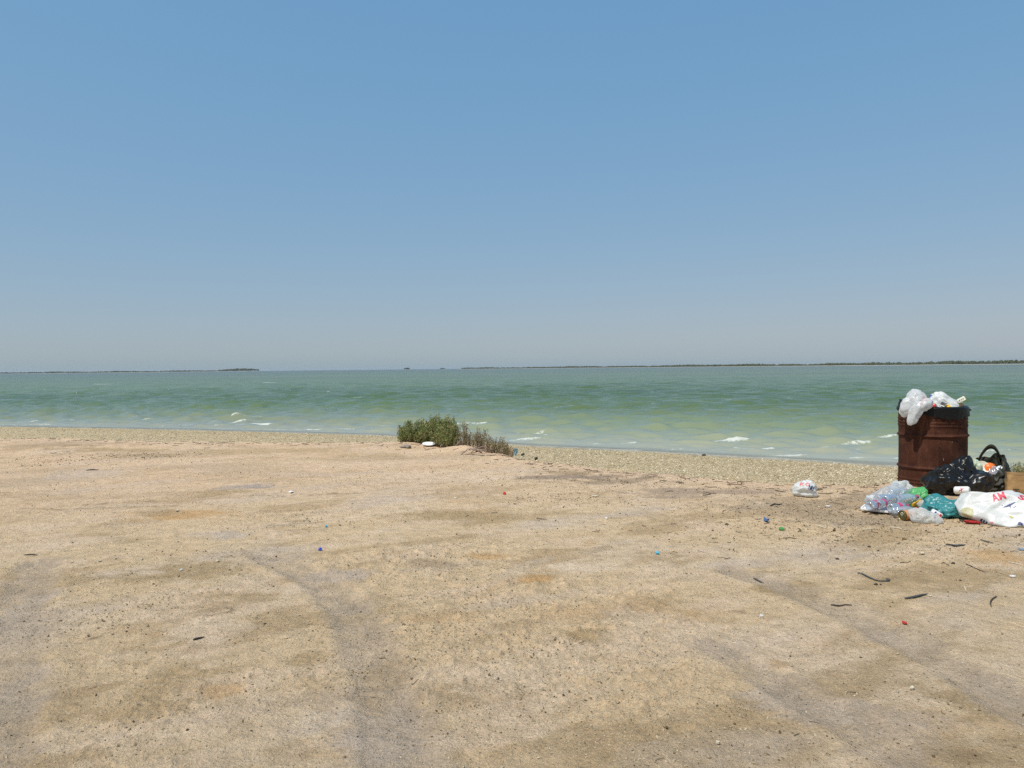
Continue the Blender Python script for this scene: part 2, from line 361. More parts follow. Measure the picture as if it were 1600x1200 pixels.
# ------------------------------------------------------------------ sea
def sea_material():
    mt, n, out = new_mat('sea_water')
    tc = nd(n, 'ShaderNodeTexCoord'); P = tc.outputs['Object']
    at = nd(n, 'ShaderNodeAttribute', attribute_name='tint'); fo = nd(n, 'ShaderNodeAttribute', attribute_name='foam'); dp = nd(n, 'ShaderNodeAttribute', attribute_name='depth')
    mp = nd(n, 'ShaderNodeMapping', {'Vector': P, 'Rotation': (0, 0, R(23)), 'Scale': (0.45, 1.0, 1.0)})
    b1 = nd(n, 'ShaderNodeTexNoise', {'Vector': mp.outputs[0], 'Scale': 1.3, 'Detail': 4.0, 'Roughness': 0.5})
    b2 = nd(n, 'ShaderNodeTexNoise', {'Vector': mp.outputs[0], 'Scale': 5.5, 'Detail': 2.0, 'Roughness': 0.5})
    fn = nd(n, 'ShaderNodeTexNoise', {'Vector': P, 'Scale': 15.0, 'Detail': 7.0, 'Roughness': 0.75})
    foam = nd(n, 'ShaderNodeMath', {0: fo.outputs['Fac'], 1: maprange(n, fn.outputs[0], 0.34, 0.62, 0.15, 1.35)}, operation='MULTIPLY')
    foam = maprange(n, foam.outputs[0], 0.28, 0.62)
    h = nd(n, 'ShaderNodeMath', {0: b1.outputs[0], 1: 2.6, 2: nd(n, 'ShaderNodeMath', {0: b2.outputs[0], 1: 0.75}, operation='MULTIPLY').outputs[0]}, operation='MULTIPLY_ADD')
    bs = maprange(n, dp.outputs['Fac'], 0.0, 1.6, 0.14, 1.4)
    b = nd(n, 'ShaderNodeBump', {'Height': h.outputs[0], 'Strength': bs, 'Distance': 0.11})
    p = nd(n, 'ShaderNodeBsdfPrincipled', {'Base Color': at.outputs[0], 'Roughness': 0.16, 'IOR': 1.333, 'Specular IOR Level': 0.34, 'Normal': b.outputs[0]})
    f = nd(n, 'ShaderNodeBsdfDiffuse', {'Color': (0.56, 0.57, 0.51, 1)})
    s = nd(n, 'ShaderNodeMixShader', {0: foam, 1: p.outputs[0], 2: f.outputs[0]})
    tr = nd(n, 'ShaderNodeBsdfTransparent')
    s2 = nd(n, 'ShaderNodeMixShader', {0: maprange(n, dp.outputs['Fac'], 0.0, 0.035, 0.6, 0.0), 1: s.outputs[0], 2: tr.outputs[0]})
    n.links.new(s2.outputs[0], out.inputs[0])
    return mt
TH_S = np.concatenate([np.linspace(R(-70), R(-43), 24), np.linspace(R(-42), R(42), 540), np.linspace(R(43), R(104), 40)])
offs = [-0.5]; q = -0.35
while q < 5600: offs.append(q); q += 0.065 * max(1.0, (q + 12) / 12.0) ** 1.12
OFF, TT2 = np.meshgrid(np.array(offs), TH_S, indexing='ij')
RS = r_shore(TT2); R2 = RS + OFF
SX, SY = R2 * np.sin(TT2), R2 * np.cos(TT2)
dep = np.clip(OFF * 0.05, 0, 4)                 # water depth over the sea bed
dsp = 0.065 * np.maximum(1.0, (OFF + 12) / 12.0) ** 1.12
rngw = np.random.default_rng(3)
shore_dir = math.atan2(-0.42, 1.0)              # along-shore heading
nrm = shore_dir + math.pi / 2
H = np.zeros(SX.shape)
for i in range(64):
    lam = 0.35 * (9.0 / 0.35) ** (i / 63.0) * rngw.uniform(0.9, 1.1)
    a = nrm + rngw.normal(0, 0.40)
    amp = 0.0150 * lam ** 0.8 / (1 + (lam / 1.5) ** 2.2)
    ph = rngw.uniform(0, 6.28)
    lim = sstep(2.5, 5.0, lam / dsp) * np.clip(dep / (0.22 * lam), 0, 1)
    H += amp * lim * np.sin((SX * math.cos(a) + SY * math.sin(a)) * 2 * math.pi / lam + ph)
H = H + 1.6 * np.maximum(H, 0) ** 2
foam = np.zeros(SX.shape)
# breakers seen in the photograph: (x0, x1, y, height)
BREAK = [(-40, 55, 657.5, .06), (70, 112, 655.5, .03), (165, 215, 651, .03), (228, 302, 653.5, .06), (330, 405, 657.5, .07), (365, 410, 652.5, .06), (255, 420, 661.5, .03), (0, 110, 661, .03), (395, 445, 661, .04), (460, 550, 668, .03), (595, 640, 664, .03),
         (196, 214, 629.5, .07), (563, 580, 633.5, .06), (552, 566, 622, .04), (330, 342, 619, .03), (833, 908, 635.5, .07), (805, 852, 673.5, .06), (822, 872, 679, .06), (800, 880, 684, .02), (922, 990, 690, .04), (1142, 1166, 687, .07), (1150, 1205, 698.5, .06),
         (1252, 1358, 689, .09), (1288, 1348, 700, .07), (1050, 1130, 699, .03), (1330, 1400, 712, .03), (1200, 1260, 708, .02), (900, 1000, 700, .02), (1525, 1580, 700, .05), (1100, 1190, 686, .02), (700, 760, 661, .02), (1350, 1395, 683, .03),
         (640, 655, 648, .03), (615, 640, 651, .03), (760, 775, 601, .05), (1010, 1022, 612, .05), (1388, 1396, 596, .08), (1300, 1312, 604, .06), (905, 918, 594, .06), (160, 168, 600, .07), (318, 326, 607, .06), (420, 430, 598, .07), (500, 512, 611, .05), (690, 700, 616, .05), (1130, 1142, 623, .04), (1240, 1255, 640, .04), (60, 70, 612, .05), (110, 118, 604, .05)]
for (xa_, xb_, yy, hh) in BREAK:
    A, B = pix(xa_, yy + (xb_ - xa_) * 0.0103, SEA_Z + 0.03), pix(xb_, yy, SEA_Z + 0.03)
    px_m = max((A.length ** 2) / (1180 * 1.41), 0.03)
    wv = 0.045 + 0.13 * px_m
    mk = (SX > min(A.x, B.x) - 2) & (SX < max(A.x, B.x) + 2) & (SY > min(A.y, B.y) - 6 * wv) & (SY < max(A.y, B.y) + 6 * wv)
    sx_, sy_ = SX[mk], SY[mk]
    k = 1.3 / max(1, px_m)
    d, al = seg_dist(sx_, sy_, [tuple(A[:2]), tuple(B[:2])])
    prof = np.exp(-((d + 0.8 * wv * noise2(sx_ * k, sy_ * k)) / wv) ** 2)
    H[mk] += hh * 0.35 * prof
    foam[mk] += prof * (0.85 + 0.6 * fbm(sx_ * k * 1.5, sy_ * k * 1.5, 3)) * min(1, 0.5 + hh * 7) * (0.72 if yy < 640 else 1.0)
# lacy foam at the water's edge and scattered wave caps
foam += 0.66 * np.exp(-((OFF - 0.14 + 0.16 * fbm(SX * 1.1, SY * 1.1, 3)) / 0.15) ** 2)
foam += 0.45 * np.exp(-((OFF - 0.9 + 0.35 * fbm(SX * 0.5, SY * 0.5, 3)) / 0.10) ** 2) * sstep(-0.1, 0.5, noise2(SX * 0.4, SY * 0.4))
cap = sstep(0.20, 0.32, H) * sstep(8, 14, OFF) * sstep(0.15, 0.6, fbm(SX * 0.25 + 40, SY * 0.25, 2))
foam += 0.3 * cap
H = H * sstep(-0.1, 1.2, OFF)
sea = grid_mesh('sea', SX, SY, SEA_Z + H, sea_material())
tag(sea, kind='structure')
cs = np.zeros(SX.shape + (3,))
n1 = fbm(SX * 0.06, SY * 0.16, 4); n2_ = fbm(SX * 0.012 + 9, SY * 0.035, 4); n3 = fbm(SX * 0.35, SY * 0.8, 3)
u = OFF * (1 + 0.25 * n1)
stops = [0, 1.2, 3.5, 8, 14, 24, 45, 120, 600, 6000]
cols = np.array([(0.350, 0.325, 0.225), (0.305, 0.302, 0.208), (0.240, 0.262, 0.168), (0.170, 0.212, 0.120), (0.110, 0.154, 0.064), (0.074, 0.118, 0.042), (0.084, 0.130, 0.042), (0.084, 0.126, 0.040), (0.050, 0.074, 0.026), (0.026, 0.042, 0.022)])
for k in range(3): cs[..., k] = np.interp(np.log1p(np.maximum(u, 0)), np.log1p(stops), cols[:, k])
cs *= (1 + 0.22 * n2_ + 0.10 * n1)[..., None]
cs = cs + (np.array((0.34, 0.33, 0.15)) - cs) * (0.04 * sstep(0.35, 0.9, n3) * sstep(14, 4, OFF))[..., None]
attr_c(sea, 'tint', np.clip(cs, 0.01, 0.9)); attr_f(sea, 'foam', foam); attr_f(sea, 'depth', dep)

# ------------------------------------------------------------------ far shores
M_MUD = paint('far_sand', (0.34, 0.30, 0.22), 0.9, 0.2, 0.05)
def leaf_mat(name, a, b, c):
    mt, n, out = new_mat(name)
    tc = nd(n, 'ShaderNodeTexCoord'); oi = nd(n, 'ShaderNodeNewGeometry')
    nz = nd(n, 'ShaderNodeTexNoise', {'Vector': tc.outputs['Object'], 'Scale': 9.0, 'Detail': 4.0})
    cc = mixc(n, oi.outputs['Random Per Island'], a, b); cc = mixc(n, maprange(n, nz.outputs[0], 0.45, 0.7), cc, c)
    p = nd(n, 'ShaderNodeBsdfPrincipled', {'Base Color': cc, 'Roughness': 0.6, 'Specular IOR Level': 0.25})
    t = nd(n, 'ShaderNodeBsdfTranslucent', {'Color': cc})
    s = nd(n, 'ShaderNodeMixShader', {0: 0.25, 1: p.outputs[0], 2: t.outputs[0]})
    n.links.new(s.outputs[0], out.inputs[0]); return mt
M_MANG = leaf_mat('mangrove_leaf', (0.09, 0.12, 0.06), (0.14, 0.165, 0.08), (0.16, 0.15, 0.09))
def low_land(name, line, width, h):
    """a long low bank of sand along a line of points"""
    p = np.array(line, float); vs, fs = [], []
    t = np.gradient(p, axis=0); t /= np.linalg.norm(t, axis=1)[:, None]; nn = np.stack([-t[:, 1], t[:, 0]], 1)
    prof = [(-0.5, -1.0), (-0.42, 0.25), (-0.25, 0.8), (0.0, 1.0), (0.3, 0.8), (0.5, -1.0)]
    for i in range(len(p)):
        for a, b in prof:
            jj = 1 + 0.15 * math.sin(i * 1.7 + a * 5)
            vs.append((p[i, 0] + nn[i, 0] * a * width * jj, p[i, 1] + nn[i, 1] * a * width * jj, SEA_Z + (b * h * jj if b > 0 else -2.0)))
    k = len(prof)
    for i in range(len(p) - 1):
        for j in range(k - 1): fs.append((i * k + j, i * k + j + 1, (i + 1) * k + j + 1, (i + 1) * k + j))
    o = mesh_obj(name, vs, fs, M_MUD); tag(o, kind='structure'); return o
def woods(name, line, width, hfun, count, seed, label, leaf=0.9):
    """a belt of mangroves too far off to count: leaf clumps heaped into uneven crowns"""
    rg = np.random.default_rng(seed); p = np.array(line, float)
    seg = np.linalg.norm(np.diff(p, axis=0), axis=1); cum = np.concatenate([[0], np.cumsum(seg)])
    co, tr = [], []
    s = rg.uniform(0, cum[-1], count); px_ = np.interp(s, cum, p[:, 0]); py_ = np.interp(s, cum, p[:, 1])
    px_ += rg.normal(0, width * 0.22, count); py_ += rg.normal(0, width * 0.22, count)
    ht = np.array([hfun(a / cum[-1]) for a in s]) * rg.uniform(0.6, 1.15, count)
    nl = 22
    base = np.array([(-1, 0, 0), (1, 0, 0), (0, 0, 1.3), (0, 0.8, 0.5)])
    for i in range(count):
        ang = rg.uniform(0, 6.28, nl); el = np.arccos(rg.uniform(-0.3, 1, nl)); rr_ = rg.uniform(0.6, 1, nl)
        cr = ht[i] * 0.62
        cxx = px_[i] + cr * 1.3 * rr_ * np.sin(el) * np.cos(ang); cyy = py_[i] + cr * 1.3 * rr_ * np.sin(el) * np.sin(ang)
        czz = SEA_Z + ht[i] * 0.48 + ht[i] * 0.5 * rr_ * np.cos(el)
        sz = leaf * ht[i] / 4 * rg.uniform(0.5, 1.2, nl); a2 = rg.uniform(0, 6.28, nl)
        for j in range(nl):
            b = base * sz[j]; c_, s_ = math.cos(a2[j]), math.sin(a2[j]); k = len(co)
            for vx, vy, vz in b: co.append((cxx[j] + vx * c_ - vy * s_, cyy[j] + vx * s_ + vy * c_, czz[j] + vz - 0.4 * sz[j]))
            tr += [(k, k + 1, k + 2), (k + 1, k + 3, k + 2), (k + 3, k, k + 2)]
    o = bulk_mesh(name, co, tr, M_MANG); tag(o, label, 'mangroves', kind='stuff'); return o
def dirpt(px, dist): # a heading seen in the photograph, at a true distance
    d = fwd * FPX + rgt * (px - CX); t = dist / math.hypot(d.x, d.y); return (d.x * t, d.y * t)
right_line = [dirpt(a, b) for a, b in ((725, 1900), (830, 1700), (950, 1450), (1080, 1230), (1220, 1050), (1360, 930), (1500, 850), (1650, 800), (1900, 760), (2400, 760))]
left_line = [dirpt(a, b) for a, b in ((-700, 2500), (-400, 2300), (-200, 2250), (0, 2200), (120, 2200), (250, 2200), (330, 2200), (398, 2220))]
low_land('far_shore', right_line, 60, 0.5); low_land('far_island', left_line, 70, 0.6)
woods('mangrove_belt', right_line, 26, lambda t: 3.1 + 0.6 * math.sin(t * 41) * math.sin(t * 17) + 0.3 * math.sin(t * 130), 3000, 5, 'long low belt of mangroves along the far shore behind the drum')
woods('mangrove_belt', left_line, 40, lambda t: 3.6 + 0.5 * math.sin(t * 60) + (3.6 * math.exp(-((t - 0.975) / 0.03) ** 2)), 2200, 6, 'hazy low line of trees on the far island above open water')
for px_, wd, hh, lb in ((635, 8, 5.0, 'larger of two dark mangrove islets alone on the horizon'), (692, 5, 3.4, 'smaller of two dark mangrove islets alone on the horizon')):
    c = dirpt(px_, 2000)
    o = woods('mangrove_islet', [(c[0] - wd, c[1]), (c[0] + wd, c[1])], 8, lambda t: hh, 14, int(px_), lb); o['kind'] = 'thing'; o['group'] = 'islets on the horizon'; o['category'] = 'islet'
    # stilt roots reach the water
# ------------------------------------------------------------------ air
def haze():
    bm = bmesh.new(); bmesh.ops.create_cube(bm, size=1.0)
    me = bpy.data.meshes.new('haze'); bm.to_mesh(me); bm.free()
    o = bpy.data.objects.new('haze', me); col.objects.link(o)
    o.scale = (14000, 13000, 18.5); o.location = (0, 2500, 5.0)
    mt, n, out = new_mat('haze_air')
    v = nd(n, 'ShaderNodeVolumePrincipled', {'Color': (0.86, 0.92, 1.0, 1), 'Density': HAZE, 'Anisotropy': 0.2})
    n.links.new(v.outputs[0], out.inputs['Volume'])
    me.materials.append(mt); tag(o, 'pale sea haze lying over the water', 'haze', kind='stuff')
HAZE = 0.00007
haze()

# ================================================================== things
VR = Vector((math.cos(R(29)), -math.sin(R(29)), 0)); VF = Vector((math.sin(R(29)), math.cos(R(29)), 0)); VZ = Vector((0, 0, 1))
_ico = {}
def ico(sub):
    if sub not in _ico:
        bm = bmesh.new(); bmesh.ops.create_icosphere(bm, subdivisions=sub, radius=1.0)
        v = np.array([q.co[:] for q in bm.verts]); f = np.array([[q.index for q in p.verts] for p in bm.faces])
        e = np.array([[q.verts[0].index, q.verts[1].index] for q in bm.edges]); bm.free(); _ico[sub] = (v, f, e)
    return _ico[sub]
def relax(val, e, it):
    deg = np.bincount(e.ravel(), minlength=len(val)).astype(float)
    for _ in range(it):
        s = np.zeros_like(val); np.add.at(s, e[:, 0], val[e[:, 1]]); np.add.at(s, e[:, 1], val[e[:, 0]])
        val = 0.5 * val + 0.5 * s / (deg if val.ndim == 1 else deg[:, None])
    return val
def folds(P, amp, freq, seed, n=16, dirs=None):
    rg = np.random.default_rng(seed); out = np.zeros(len(P)); tot = 0
    for i in range(n):
        d = rg.normal(size=3)
        if dirs is not None: d = d - np.array(dirs) * np.dot(d, dirs) * 0.85
        d /= np.linalg.norm(d)
        f = freq * 2 ** rg.uniform(-1, 1.6); ph = rg.uniform(0, 1)
        bend = 0.35 * np.sin(P @ rg.normal(size=3) * freq * 3 + rg.uniform(0, 6))
        t = np.abs(((P @ d * f + ph + bend) % 1.0) * 2 - 1) - 0.5
        k = (freq / f) ** 0.9; out += k * t; tot += k
    return out / tot * amp * 5
def shape(center, parts, sub=5, amp=0.01, freq=9.0, seed=0, soft=40.0, it=3, floor=True, lift=0.003, dirs=None, facets=22, cut=(0.70, 0.97)):
    """a soft crumpled body: union of ellipsoids seen from `center`; parts = (offset along right/away/up, radii, yaw, tilt)"""
    U, F, E = ico(sub); c = np.array(center)
    B = np.array([VR[:], VF[:], VZ[:]])
    rs = []
    for p in parts:
        off, rad_ = p[0], p[1]; yaw = p[2] if len(p) > 2 else 0; tilt = p[3] if len(p) > 3 else 0
        M = (Matrix.Rotation(tilt, 3, 'Y') @ Matrix.Rotation(yaw, 3, 'Z')) if (yaw or tilt) else Matrix.Identity(3)
        A = (np.array(M.transposed()) @ B) / np.array(rad_)[:, None]
        o = A @ (B.T @ np.array(off)); D = U @ A.T
        a = (D * D).sum(1); b = D @ o; cc = o @ o - 1
        disc = b * b - a * cc
        t = np.where(disc > 0, (b + np.sqrt(np.maximum(disc, 0))) / a, 0); rs.append(np.maximum(t, 0.004))
    soft = max(soft, 4.0 / max(max(p[1]) for p in parts)); rs = np.array(rs); mx = rs.max(0)
    r = mx + np.log(np.exp((rs - mx) * soft).sum(0)) / soft - np.log(1.0) / soft
    r = relax(r, E, it)
    rgf = np.random.default_rng(seed + 500); V = U * r[:, None]
    for _ in range(facets):                                # taut flat panels between sharp creases
        n_ = rgf.normal(size=3); n_ /= np.linalg.norm(n_)
        d = (V @ n_).max() * rgf.uniform(*cut); q = U @ n_
        r = np.where(q > 0.05, np.minimum(r, d / np.maximum(q, 0.05)), r)
    V = U * r[:, None]
    V = V + U * folds(V, amp, freq, seed, dirs=dirs)[:, None]
    V = V + c
    if floor:
        g = ground_z(V[:, 0], V[:, 1], False) + lift
        k = V[:, 2] < g + 0.012
        V[:, 2] = np.where(k, np.maximum(V[:, 2], g + 0.25 * np.maximum(V[:, 2] - g, 0)), V[:, 2])
    return V, F
def soft_thing(name, label, cat, mat, center, parts, parent=None, group=None, **kw):
    V, F = shape(center, parts, **kw)
    base = np.array((center[0], center[1], V[:, 2].min()))
    o = bulk_mesh(name, V - base, F, mat, smooth=True); o.location = base
    if parent is None: tag(o, label, cat, group)
    else:
        o.parent = parent; o.matrix_parent_inverse = Matrix.Identity(4); o.location = base - np.array(parent.location)
    return o
def lathe(name, prof, mat, parent=None, seg=32, matrix=None, smooth=True, jitter=None):
    vs, fs = [], []
    for i, (r, z) in enumerate(prof):
        for k in range(seg):
            a = 2 * math.pi * k / seg; v = Vector((r * math.cos(a), r * math.sin(a), z))
            if jitter: v = jitter(v, a, i)
            vs.append(matrix @ v if matrix else v)
    for i in range(len(prof) - 1):
        for k in range(seg):
            fs.append((i * seg + k, i * seg + (k + 1) % seg, (i + 1) * seg + (k + 1) % seg, (i + 1) * seg + k))
    o = mesh_obj(name, vs, fs, mat, parent, smooth); return o
def tube(name, pts, rad_, mat, parent=None, seg=6, flat=1.0):
    pts = [Vector(p) for p in pts]; vs, fs = [], []
    for i, p in enumerate(pts):
        t = (pts[min(i + 1, len(pts) - 1)] - pts[max(i - 1, 0)]).normalized()
        s = t.cross(VZ); s = s.normalized() if s.length > 1e-4 else Vector((1, 0, 0)); q = s.cross(t)
        rr_ = rad_[i] if isinstance(rad_, (list, tuple)) else rad_
        for k in range(seg):
            a = 2 * math.pi * k / seg; vs.append(p + s * math.cos(a) * rr_ + q * math.sin(a) * rr_ * flat)
    for i in range(len(pts) - 1):
        for k in range(seg): fs.append((i * seg + k, i * seg + (k + 1) % seg, (i + 1) * seg + (k + 1) % seg, (i + 1) * seg + k))
    fs.append(tuple(range(seg))[::-1]); fs.append(tuple(range((len(pts) - 1) * seg, len(pts) * seg)))
    return mesh_obj(name, vs, fs, mat, parent)
def box(name, size, mat, parent=None, matrix=None, bevel=0.004, crush=0.0, seed=0, cuts=0):
    bm = bmesh.new(); bmesh.ops.create_cube(bm, size=1.0)
    bmesh.ops.scale(bm, vec=size, verts=bm.verts)
    if bevel: bmesh.ops.bevel(bm, geom=bm.edges[:], offset=bevel, segments=2, affect='EDGES', profile=0.5)
    if cuts: bmesh.ops.subdivide_edges(bm, edges=bm.edges[:], cuts=cuts, use_grid_fill=True)
    if crush:
        P = np.array([v.co[:] for v in bm.verts]); d = folds(P, crush, 8.0 / max(size) * 0.4, seed, 12)
        d2 = folds(P, crush, 8.0 / max(size) * 0.4, seed + 9, 12)
        for v, a, b in zip(bm.verts, d, d2): v.co += Vector((a, b, 0.4 * a))
    if matrix: bmesh.ops.transform(bm, matrix=matrix, verts=bm.verts)
    me = bpy.data.meshes.new(name); bm.to_mesh(me); bm.free(); me.materials.append(mat)
    me.polygons.foreach_set('use_smooth', [bool(crush)] * len(me.polygons))
    o = bpy.data.objects.new(name, me); col.objects.link(o)
    if parent: o.parent = parent
    return o
def inside_poly(px_, py_, poly):
    c = np.zeros(px_.shape, bool); n_ = len(poly)
    for i in range(n_):
        (xa_, ya_), (xb_, yb_) = poly[i], poly[i - 1]
        if ya_ == yb_: continue
        k = ((ya_ > py_) != (yb_ > py_)) & (px_ < (xb_ - xa_) * (py_ - ya_) / (yb_ - ya_) + xa_); c ^= k
    return c
def text_polys(txt, x0, y0, x1, y1, shear=0.0, rot=0.0, bold=0.0):
    """outline triangles of a word fitted into a rectangle of the print"""
    cu = bpy.data.curves.new('word', 'FONT'); cu.body = txt; cu.offset = bold; cu.resolution_u = 3
    ob = bpy.data.objects.new('word', cu); col.objects.link(ob)
    me = ob.to_mesh(); me.calc_loop_triangles()
    V = np.array([v.co[:2] for v in me.vertices]); T = [tuple(t.vertices) for t in me.loop_triangles]
    ob.to_mesh_clear(); bpy.data.objects.remove(ob); bpy.data.curves.remove(cu)
    V = (V - V.min(0)) / (V.max(0) - V.min(0)); V[:, 0] += shear * (V[:, 1] - 0.5)
    X = x0 + V[:, 0] * (x1 - x0); Y = y1 - V[:, 1] * (y1 - y0)
    cx_, cy_ = (x0 + x1) / 2, (y0 + y1) / 2; ca, sa = math.cos(rot), math.sin(rot)
    X, Y = cx_ + (X - cx_) * ca - (Y - cy_) * sa, cy_ + (X - cx_) * sa + (Y - cy_) * ca
    return [[(X[i], Y[i]) for i in t] for t in T]
def print_word(target, txt, x0, y0, x1, y1, mat, shear=0.0, rot=0.0, bold=0.0, cell=0.33):
    n_ = len(txt); cx_, cy_ = (x0 + x1) / 2, (y0 + y1) / 2; wd = (x1 - x0) / n_
    for i, ch in enumerate(txt):
        ox = x0 + (i + 0.5) * wd - cx_; mx, my = cx_ + ox * math.cos(rot), cy_ + ox * math.sin(rot)
        print_on(target, text_polys(ch, mx - wd * 0.46, my - (y1 - y0) / 2, mx + wd * 0.46, my + (y1 - y0) / 2, shear, rot, bold), mat, 'letter', cell)
def print_on(target, polys, mat, name='print', cell=0.33, lift=0.0012):
    """thin ink laid on the surface of a bag or box"""
    Mw = Matrix.Translation(target.location); me = target.data
    if target.parent: Mw = Matrix.Translation(target.parent.location) @ Mw
    bvh = BVHTree.FromPolygons([Mw @ v.co for v in me.vertices], [tuple(p.vertices) for p in me.polygons])
    allp = np.array([q for p in polys for q in p]); x0, y0 = allp.min(0); x1, y1 = allp.max(0)
    nx, ny = int((x1 - x0) / cell) + 2, int((y1 - y0) / cell) + 2
    gx, gy = np.meshgrid(x0 + (np.arange(nx) + 0.5) * cell, y0 + (np.arange(ny) + 0.5) * cell)
    mk = np.zeros(gx.shape, bool)
    for p in polys: mk |= inside_poly(gx, gy, p)
    vs, fs, cache = [], [], {}
    def corner(i, j):
        if (i, j) not in cache:
            d = (fwd * FPX + rgt * (x0 + i * cell - CX) + upv * (CY - (y0 + j * cell))).normalized()
            h, nrm_, _, _ = bvh.ray_cast(EYE, d)
            if h is None: cache[(i, j)] = None
            else:
                if nrm_.dot(d) > 0: nrm_ = -nrm_
                cache[(i, j)] = len(vs); vs.append(h + nrm_ * lift - d * lift)
        return cache[(i, j)]
    for j, i in zip(*np.nonzero(mk)):
        q = [corner(i, j), corner(i, j + 1), corner(i + 1, j + 1), corner(i + 1, j)]
        if None in q: continue
        if max((vs[q[0]] - vs[k]).length for k in q) > 0.02: continue
        fs.append(q)
    if not fs: return None
    lab = list(range(len(vs)))
    def find(i_):
        while lab[i_] != i_: lab[i_] = lab[lab[i_]]; i_ = lab[i_]
        return i_
    for f in fs:
        for k in f[1:]: lab[find(k)] = find(f[0])
    cnt = {}
    for f in fs: cnt[find(f[0])] = cnt.get(find(f[0]), 0) + 1
    keep = max(cnt, key=cnt.get); fs = [f for f in fs if find(f[0]) == keep]
    used = sorted({k for f in fs for k in f}); mp_ = {k: i_ for i_, k in enumerate(used)}
    vs = [vs[k] for k in used]; fs = [[mp_[k] for k in f] for f in fs]
    inv = Mw.inverted()
    return mesh_obj(name, [inv @ v for v in vs], fs, mat, target)

# ------------------------------------------------------------------ materials of the litter
WHITE_BAG = film('white_bag_film', (0.80, 0.81, 0.78), 0.30, 0.0, 0.38, 0.16)
WHITE_BAG2 = film('thin_white_film', (0.78, 0.80, 0.80), 0.35, 0.12, 0.33, 0.10)
CLEAR_FILM = film('clear_film', (0.80, 0.84, 0.88), 0.25, 0.66, 0.12, 0.02, 26.0, 0.5)
MILK_FILM = film('milky_film', (0.84, 0.85, 0.82), 0.35, 0.38, 0.2, 0.05, 30.0, 0.5)
BLACK_BAG = film('black_bag_film', (0.010, 0.010, 0.010), 0.0, 0.0, 0.30, 0.03, 9.0, 0.35, 0.35)
LINER = film('bin_liner_film', (0.008, 0.008, 0.008), 0.0, 0.0, 0.36, 0.03, 14.0, 0.5, 0.18)
TEAL = film('teal_film', (0.05, 0.27, 0.28), 0.2, 0.0, 0.35, 0.10)
GREEN = film('green_film', (0.16, 0.58, 0.20), 0.35, 0.10, 0.33, 0.06)
OLIVE = paint('olive_cloth', (0.022, 0.023, 0.012), 0.6, 0.35, 40, bump=0.4)
PAPER = paint('brown_paper', (0.34, 0.205, 0.085), 0.85, 0.16, 14, bump=0.5)
CREAM = paint('cream_card', (0.76, 0.74, 0.60), 0.55, 0.06, 20)
WHITE = paint('white_foam', (0.80, 0.80, 0.80), 0.6, 0.05, 30, dirt=0.12)
RED = paint('red_plastic', (0.50, 0.035, 0.028), 0.35, 0.12, 30)
INK_RED = paint('red_ink', (0.60, 0.035, 0.075), 0.5, 0.18, 60)
INK_BLUE = paint('blue_ink', (0.025, 0.035, 0.16), 0.5, 0.2, 60)
INK_BLACK = paint('black_ink', (0.02, 0.016, 0.012), 0.6, 0.2, 60)
ORANGE = paint('orange_plastic', (0.80, 0.17, 0.02), 0.4, 0.10, 30)
YELLOW = paint('yellow_plastic', (0.80, 0.46, 0.02), 0.4, 0.12, 30)
PINK = paint('pink_label', (0.55, 0.06, 0.17), 0.5, 0.2, 40)
BLUE = paint('blue_plastic', (0.03, 0.06, 0.42), 0.4, 0.15, 30)
SKYBLUE = paint('light_blue_plastic', (0.10, 0.42, 0.58), 0.45, 0.15, 30)
TIN = paint('tarnished_tin', (0.19, 0.155, 0.06), 0.38, 0.3, 60, metallic=0.7)
TIN_LABEL = paint('orange_tin_label', (0.62, 0.27, 0.10), 0.5, 0.25, 50)
DARKSTICK = paint('dark_wood', (0.055, 0.045, 0.035), 0.85, 0.35, 60)
GREYSTRIP = paint('grey_rubber', (0.060, 0.060, 0.058), 0.6, 0.3, 50)
PALESTICK = paint('bleached_wood', (0.60, 0.52, 0.38), 0.85, 0.15, 60)
GREENBIT = paint('green_plastic', (0.06, 0.26, 0.05), 0.5, 0.15, 30)
DEADWOOD = paint('dead_root', (0.28, 0.205, 0.155), 0.9, 0.35, 60, bump=0.6)
def pet():
    mt, n, out = new_mat('clear_bottle')
    lw = nd(n, 'ShaderNodeLayerWeight', {0: 0.35})
    tr = nd(n, 'ShaderNodeBsdfTransparent', {'Color': (0.84, 0.90, 0.94, 1)})
    gl = nd(n, 'ShaderNodeBsdfGlossy', {'Color': (0.95, 0.97, 1.0, 1), 'Roughness': 0.08})
    df = nd(n, 'ShaderNodeBsdfDiffuse', {'Color': (0.70, 0.78, 0.84, 1)})
    a = nd(n, 'ShaderNodeMixShader', {0: 0.30, 1: tr.outputs[0], 2: df.outputs[0]})
    b = nd(n, 'ShaderNodeMixShader', {0: maprange(n, lw.outputs['Facing'], 0.0, 1.0, 0.10, 0.75), 1: a.outputs[0], 2: gl.outputs[0]})
    n.links.new(b.outputs[0], out.inputs[0]); return mt
PET = pet()
